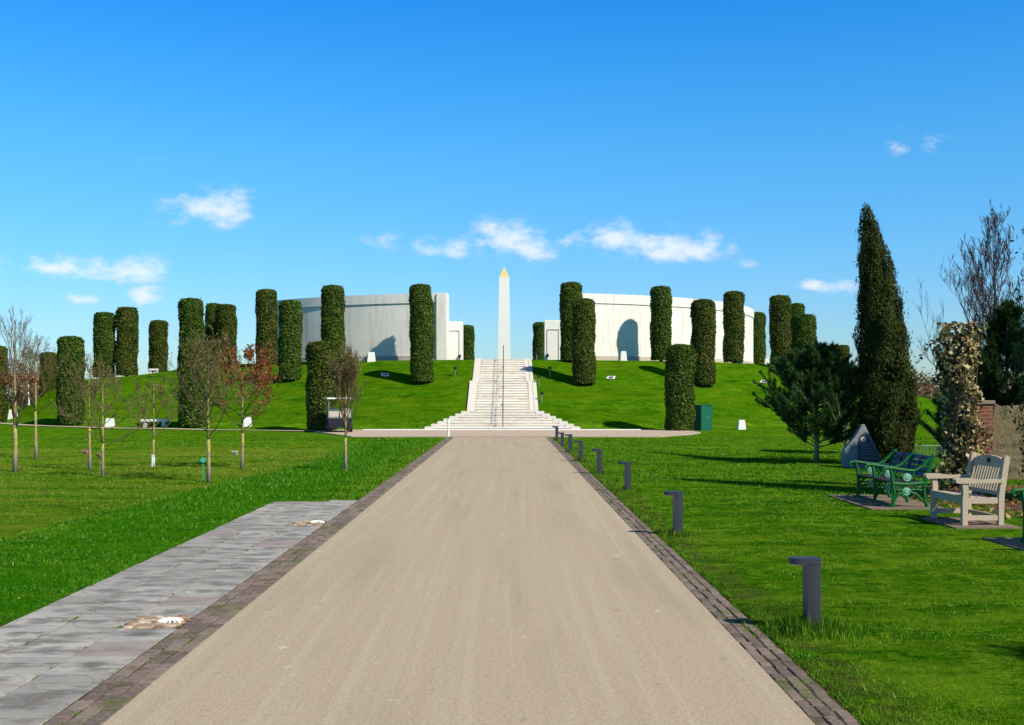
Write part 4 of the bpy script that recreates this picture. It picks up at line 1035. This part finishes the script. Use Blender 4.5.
cx, cy_ = X_(338.5, 53.3), 53.3
t = thing('golf_cart', 'dark golf cart with white canopy and cream seats beside a hedge column', 'golf cart', (cx, cy_, .03), math.radians(14))
mb = MB(); mb.prism([(-1.15, .22), (1.1, .22), (1.15, .50), (1.0, .78), (.55, .80), (.45, .34), (-.1, .34), (-.25, .62), (-1.1, .68)], -.56, .56, 0, 'yz'); mb.build('body', M['blackbody'], t)
mb = MB(); mb.box(-.62, .62, -.95, .95, 1.58, 1.64, 0, .02); mb.build('canopy', M['white'], t)
for sx in (-.54, .54):
    for y_ in (-.85, .8): mb = MB(); mb.tube([(sx, y_, .6), (sx*1.0, y_*.97, 1.58)], .018, 6); mb.build('canopy_post', M['greysteel'], t)
for sx in (-.28, .28):
    mb = MB(); mb.box(sx-.25, sx+.25, -.45, -.3, .72, 1.12, 0, .04); mb.box(sx-.25, sx+.25, -.42, .08, .62, .74, 0, .03); mb.build('seat', M['cream'], t)
for sx in (-.5, .5):
    for y_ in (-.75, .75):
        mb = MB(); mb.tube([(sx-.08, y_, .21), (sx+.08, y_, .21)], [.22, .22], 18); w_ = mb.build('wheel', M['rubber'], t)
        mb = MB(); mb.tube([(sx-.085, y_, .21), (sx+.085, y_, .21)], [.11, .11], 12); mb.build('hubcap', M['greysteel'], w_)
mb = MB(); mb.tube([(.25, .35, .75), (.25, .22, .98)], .015, 6); mb.build('steering_column', M['steel'], t)

t = tag(MB().tube([(0, 0, -.05), (0, 0, .74)], [.045, .045], 10).tube([(0, 0, .741), (0, 0, .76)], [.055, .05], 10).build('marker_post', M['white'], None, (X_(448.5, 47.4), 47.4, .02)), 'thin white post where the drive meets the crossing path', 'post')

def marker(px, Y, w, h, label, py=None):
    x = X_(px, Y); z = tz(x, Y)
    mb = MB(); mb.add([(-w/2, -.2, -.1), (w/2, -.2, -.1), (w/2, .2, -.1), (-w/2, .2, -.1), (-w*.36, -.14, h), (w*.36, -.14, h), (w*.36, .14, h), (-w*.36, .14, h)], [(3,2,1,0),(4,5,6,7),(0,1,5,4),(1,2,6,5),(2,3,7,6),(3,0,4,7)])
    tag(mb.build('stone_marker', M['stone'], None, (x, Y, z)), label, 'stone marker', 'white stone markers')
marker(371.5, 71.6, .52, .58, 'white stone marker in front of the cut-off shadow on the left wall')
marker(623.5, 71.6, .45, .60, 'white stone marker beside the arched shadow on the right wall')
marker(768, 84, .55, .60, 'white stone marker beyond the right wall, left of three columns')
marker(741.5, 57.4, .42, .50, 'white stone marker at the foot of the right slope')
marker(110, 62.5, .50, .48, 'white stone marker on the left path, right of the stout column')
marker(247, 59.5, .50, .50, 'white stone marker glimpsed behind the russet tree')
marker(13, 74, .55, .6, 'white stone marker behind the brown-leaved tree at the left edge')
def sbench(px, Y, L, h, label):
    x = X_(px, Y); t = thing('stone_bench', label, 'bench', (x, Y, tz(x, Y)), 0, 'stone benches')
    mb = MB(); mb.box(-L/2, L/2, -.22, .22, h-.12, h, 0, .01); mb.build('seat', M['stone'], t)
    for s in (-1, 1): mb = MB(); mb.box(s*L*.33-.09, s*L*.33+.09, -.16, .16, -.2, h-.121); mb.build('support', M['step'], t)
sbench(155, 61.5, 1.55, .42, 'pale stone bench at the foot of the left slope behind the guarded tree')
sbench(154.5, 80.5, .70, .30, 'small pale stone bench on the left crest in front of a slim hedge column')
# lamps: low uplights on slope
def uplight(px, py, label, rz):
    h = hit(px, py); t = thing('floodlight', label, 'floodlight', h, rz, 'white framed floodlights on the slope')
    mb = MB(); 
    for b in ((-.24, .24, -.16, -.10), (-.24, .24, .10, .16), (-.24, -.16, -.10, .10), (.16, .24, -.10, .10)): mb.box(b[0], b[1], b[2], b[3], .03, .10)
    mb.rotate = None
    f = mb.build('frame', M['white'], t); f.rotation_euler.x = math.radians(28); f.location.z = .02
    mb = MB(); mb.box(-.16, .16, -.10, .10, .02, .07); g_ = mb.build('lamp_glass', M['blackbody'], t); g_.rotation_euler.x = math.radians(28); g_.location.z = .02
uplight(385, 376, 'white framed floodlight on the left slope by a hedge shadow', .5)
uplight(611, 379, 'white framed floodlight on the right slope, nearest the steps', -.5)
uplight(764, 383, 'white framed floodlight on the right slope by the rightmost hedge shadow', -.7)
def spot(x, y, label, h=.45, g='small spotlights beside the steps'):
    t = thing('spotlight', label, 'spotlight', (x, y, tz(x, y)), 0, g)
    mb = MB(); mb.tube([(0, 0, -.1), (0, 0, h)], .022, 6); mb.build('post', M['greysteel'], t)
    mb = MB(); mb.box(-.09, .09, -.08, .08, h+.001, h+.14, 0, .02, 0); mb.build('lamp_head', M['blackbody'], t)
spot(X_(455, 66), 66.2, 'black spotlight on a stake in the left slope, left of the steps')
spot(X_(550, 66), 66.2, 'black spotlight on a stake in the shadow right of the steps')
spot(1.95, 69.9, 'black spotlight at the top right of the steps'); spot(1.95, 64.4, 'black spotlight halfway up the right edge of the steps'); spot(2.0, 61.5, 'black spotlight low on the right edge of the steps')
for x, yb, lab in ((-3.12, 74.1, 'small black lamp low on the left low stone block'), (2.74, 72.7, 'small black lamp low on the right low stone block')):
    mb = MB(); mb.box(-.08, .08, -.18, -.002, -.07, .09, 0, .02); mb.tube([(0, -.02, -.3), (0, -.02, -.07)], .02, 6); tag(mb.build('wall_lamp', M['blackbody'], None, (x, yb, 4.42)), lab, 'lamp')

# ------------------------------------------------------------------ sun, sky, camera
sd = bpy.data.lights.new('sun', 'SUN'); sd.energy = 5.0; sd.angle = math.radians(.55); sd.color = (1, .925, .77)
so = bpy.data.objects.new('sun', sd); COL.objects.link(so); so.rotation_euler = SUNV.to_track_quat('Z', 'Y').to_euler()
W = bpy.data.worlds.new('World'); S.world = W; W.use_nodes = True; n = NT(W.node_tree)
sky = n.n('ShaderNodeTexSky', sky_type='NISHITA'); sky.sun_disc = False; sky.sun_elevation = EL; sky.sun_rotation = math.atan2(SUNV.x, SUNV.y)
sky.altitude = 50; sky.air_density = 1.15; sky.dust_density = .25; sky.ozone_density = 2.2
hs = n.n('ShaderNodeHueSaturation'); hs.inputs['Saturation'].default_value = 1.22; n.t.links.new(sky.outputs[0], hs.inputs['Color'])
dirv = n.n('ShaderNodeTexCoord').outputs['Generated']; x, y, z = n.xyz(dirv)
gr = n.n('ShaderNodeValToRGB'); e = gr.color_ramp.elements; EXPO = 1.231
GR = [(0, (.68, .98, 1.5)), (.077, (.62, 1.03, 1.53)), (.213, (.52, 1.295, 1.72)), (.275, (.38, 1.31, 1.87)), (.335, (.24, 1.23, 1.98)), (.50, (.30, .85, 1.25)), (.75, (.36, .62, .80))]
while len(e) < len(GR): e.new(.5)
for i, (p_, c_) in enumerate(GR): e[i].position = p_; e[i].color = (*[q/2.5 for q in c_], 1)
n.put(gr.inputs[0], n.m('MAXIMUM', z, 0))
skyc = n.vm('MULTIPLY', n.vm('MULTIPLY', hs.outputs[0], gr.outputs[0]), (2.5/EXPO,)*3)
ysafe = n.m('MAXIMUM', y, .05); u = n.m('DIVIDE', x, ysafe); v = n.m('DIVIDE', z, ysafe)
uv = n.comb(u, v, 0); nz = n.noise(n.comb(u, n.m('MULTIPLY', v, 1.7), 0), 26, 6, .62)
wrp = n.xyz(n.noise(uv, 15, 3, .5, col=True))
uu = n.m('ADD', u, n.m('MULTIPLY', n.m('SUBTRACT', wrp[0], .5), .035)); vv = n.m('ADD', v, n.m('MULTIPLY', n.m('SUBTRACT', wrp[1], .5), .022))
CL = [(60, 270, 34, 11, 1.), (124, 269, 42, 13, 1.), (82, 296, 20, 6, .7), (145, 296, 20, 9, .8), (208, 208, 44, 20, .85), (186, 293, 22, 8, .4), (0, 268, 14, 10, .7),
      (378, 243, 24, 14, .5), (430, 247, 15, 11, .8), (455, 248, 17, 11, .8), (512, 244, 38, 20, .95), (570, 240, 20, 10, .9), (618, 236, 26, 14, 1.), (670, 247, 50, 15, 1.1), (752, 265, 14, 6, .45),
      (827, 285, 26, 8, .95), (891, 148, 13, 12, .6), (935, 145, 15, 11, .6), (912, 333, 14, 6, .4), (30, 345, 26, 12, .45), (1010, 310, 20, 8, .4)]
tot = None
for (px, py, a, b, s) in CL:
    du = n.m('DIVIDE', n.m('SUBTRACT', uu, (px-HX)/F), a*1.85/F); dv = n.m('DIVIDE', n.m('SUBTRACT', vv, (HY-py-b*.1)/F), b*2.1/F)
    dv = n.m('MAXIMUM', dv, n.m('MULTIPLY', dv, -1.5))
    e = n.m('SUBTRACT', 1, n.m('SQRT', n.m('ADD', n.m('MULTIPLY', du, du), n.m('MULTIPLY', dv, dv))))
    e = n.m('MULTIPLY', n.m('MAXIMUM', e, 0), s); tot = e if tot is None else n.m('MAXIMUM', tot, e)
al = n.m('MULTIPLY', n.ss(tot, 0, .35), n.ss(n.m('ADD', tot, n.m('MULTIPLY', n.m('SUBTRACT', nz, .5), 2.6)), .18, 1.15, 0, .82))
wisp = n.ss(n.noise(n.comb(u, n.m('MULTIPLY', v, 4), 3.), 5, 5, .6), .58, .8, 0, .10)
al = n.m('MAXIMUM', al, n.m('MULTIPLY', wisp, n.ss(v, .28, .1)))
cc = n.mix(n.ss(n.m('ADD', tot, n.m('MULTIPLY', nz, .5)), .35, .9), (4.6, 5.6, 7.6), (7.6, 8.0, 8.6))
fin = n.mix(n.m('MULTIPLY', al, n.ss(y, .1, .2)), skyc, cc)
bg = n.n('ShaderNodeBackground'); n.put(bg.inputs[0], fin); bg.inputs[1].default_value = .10
wo = n.n('ShaderNodeOutputWorld'); n.t.links.new(bg.outputs[0], wo.inputs[0])
cd = bpy.data.cameras.new('camera'); co_ = bpy.data.objects.new('camera', cd); COL.objects.link(co_); S.camera = co_
cd.sensor_width = 36; cd.lens = 36*F/1024; cd.shift_x = 6/1024; cd.shift_y = (HY-362.5)/1024; cd.clip_end = 5000; cd.clip_start = .1
co_.location = (0, 0, CH); co_.rotation_euler = (math.pi/2, 0, 0)
vs = S.view_settings; vs.view_transform = 'Standard'; vs.look = 'None'; vs.exposure = .3
S.cycles.max_bounces = 6; S.cycles.diffuse_bounces = 3; S.cycles.transmission_bounces = 3; vs.gamma = 1
S.render.resolution_x = 1024; S.render.resolution_y = 725
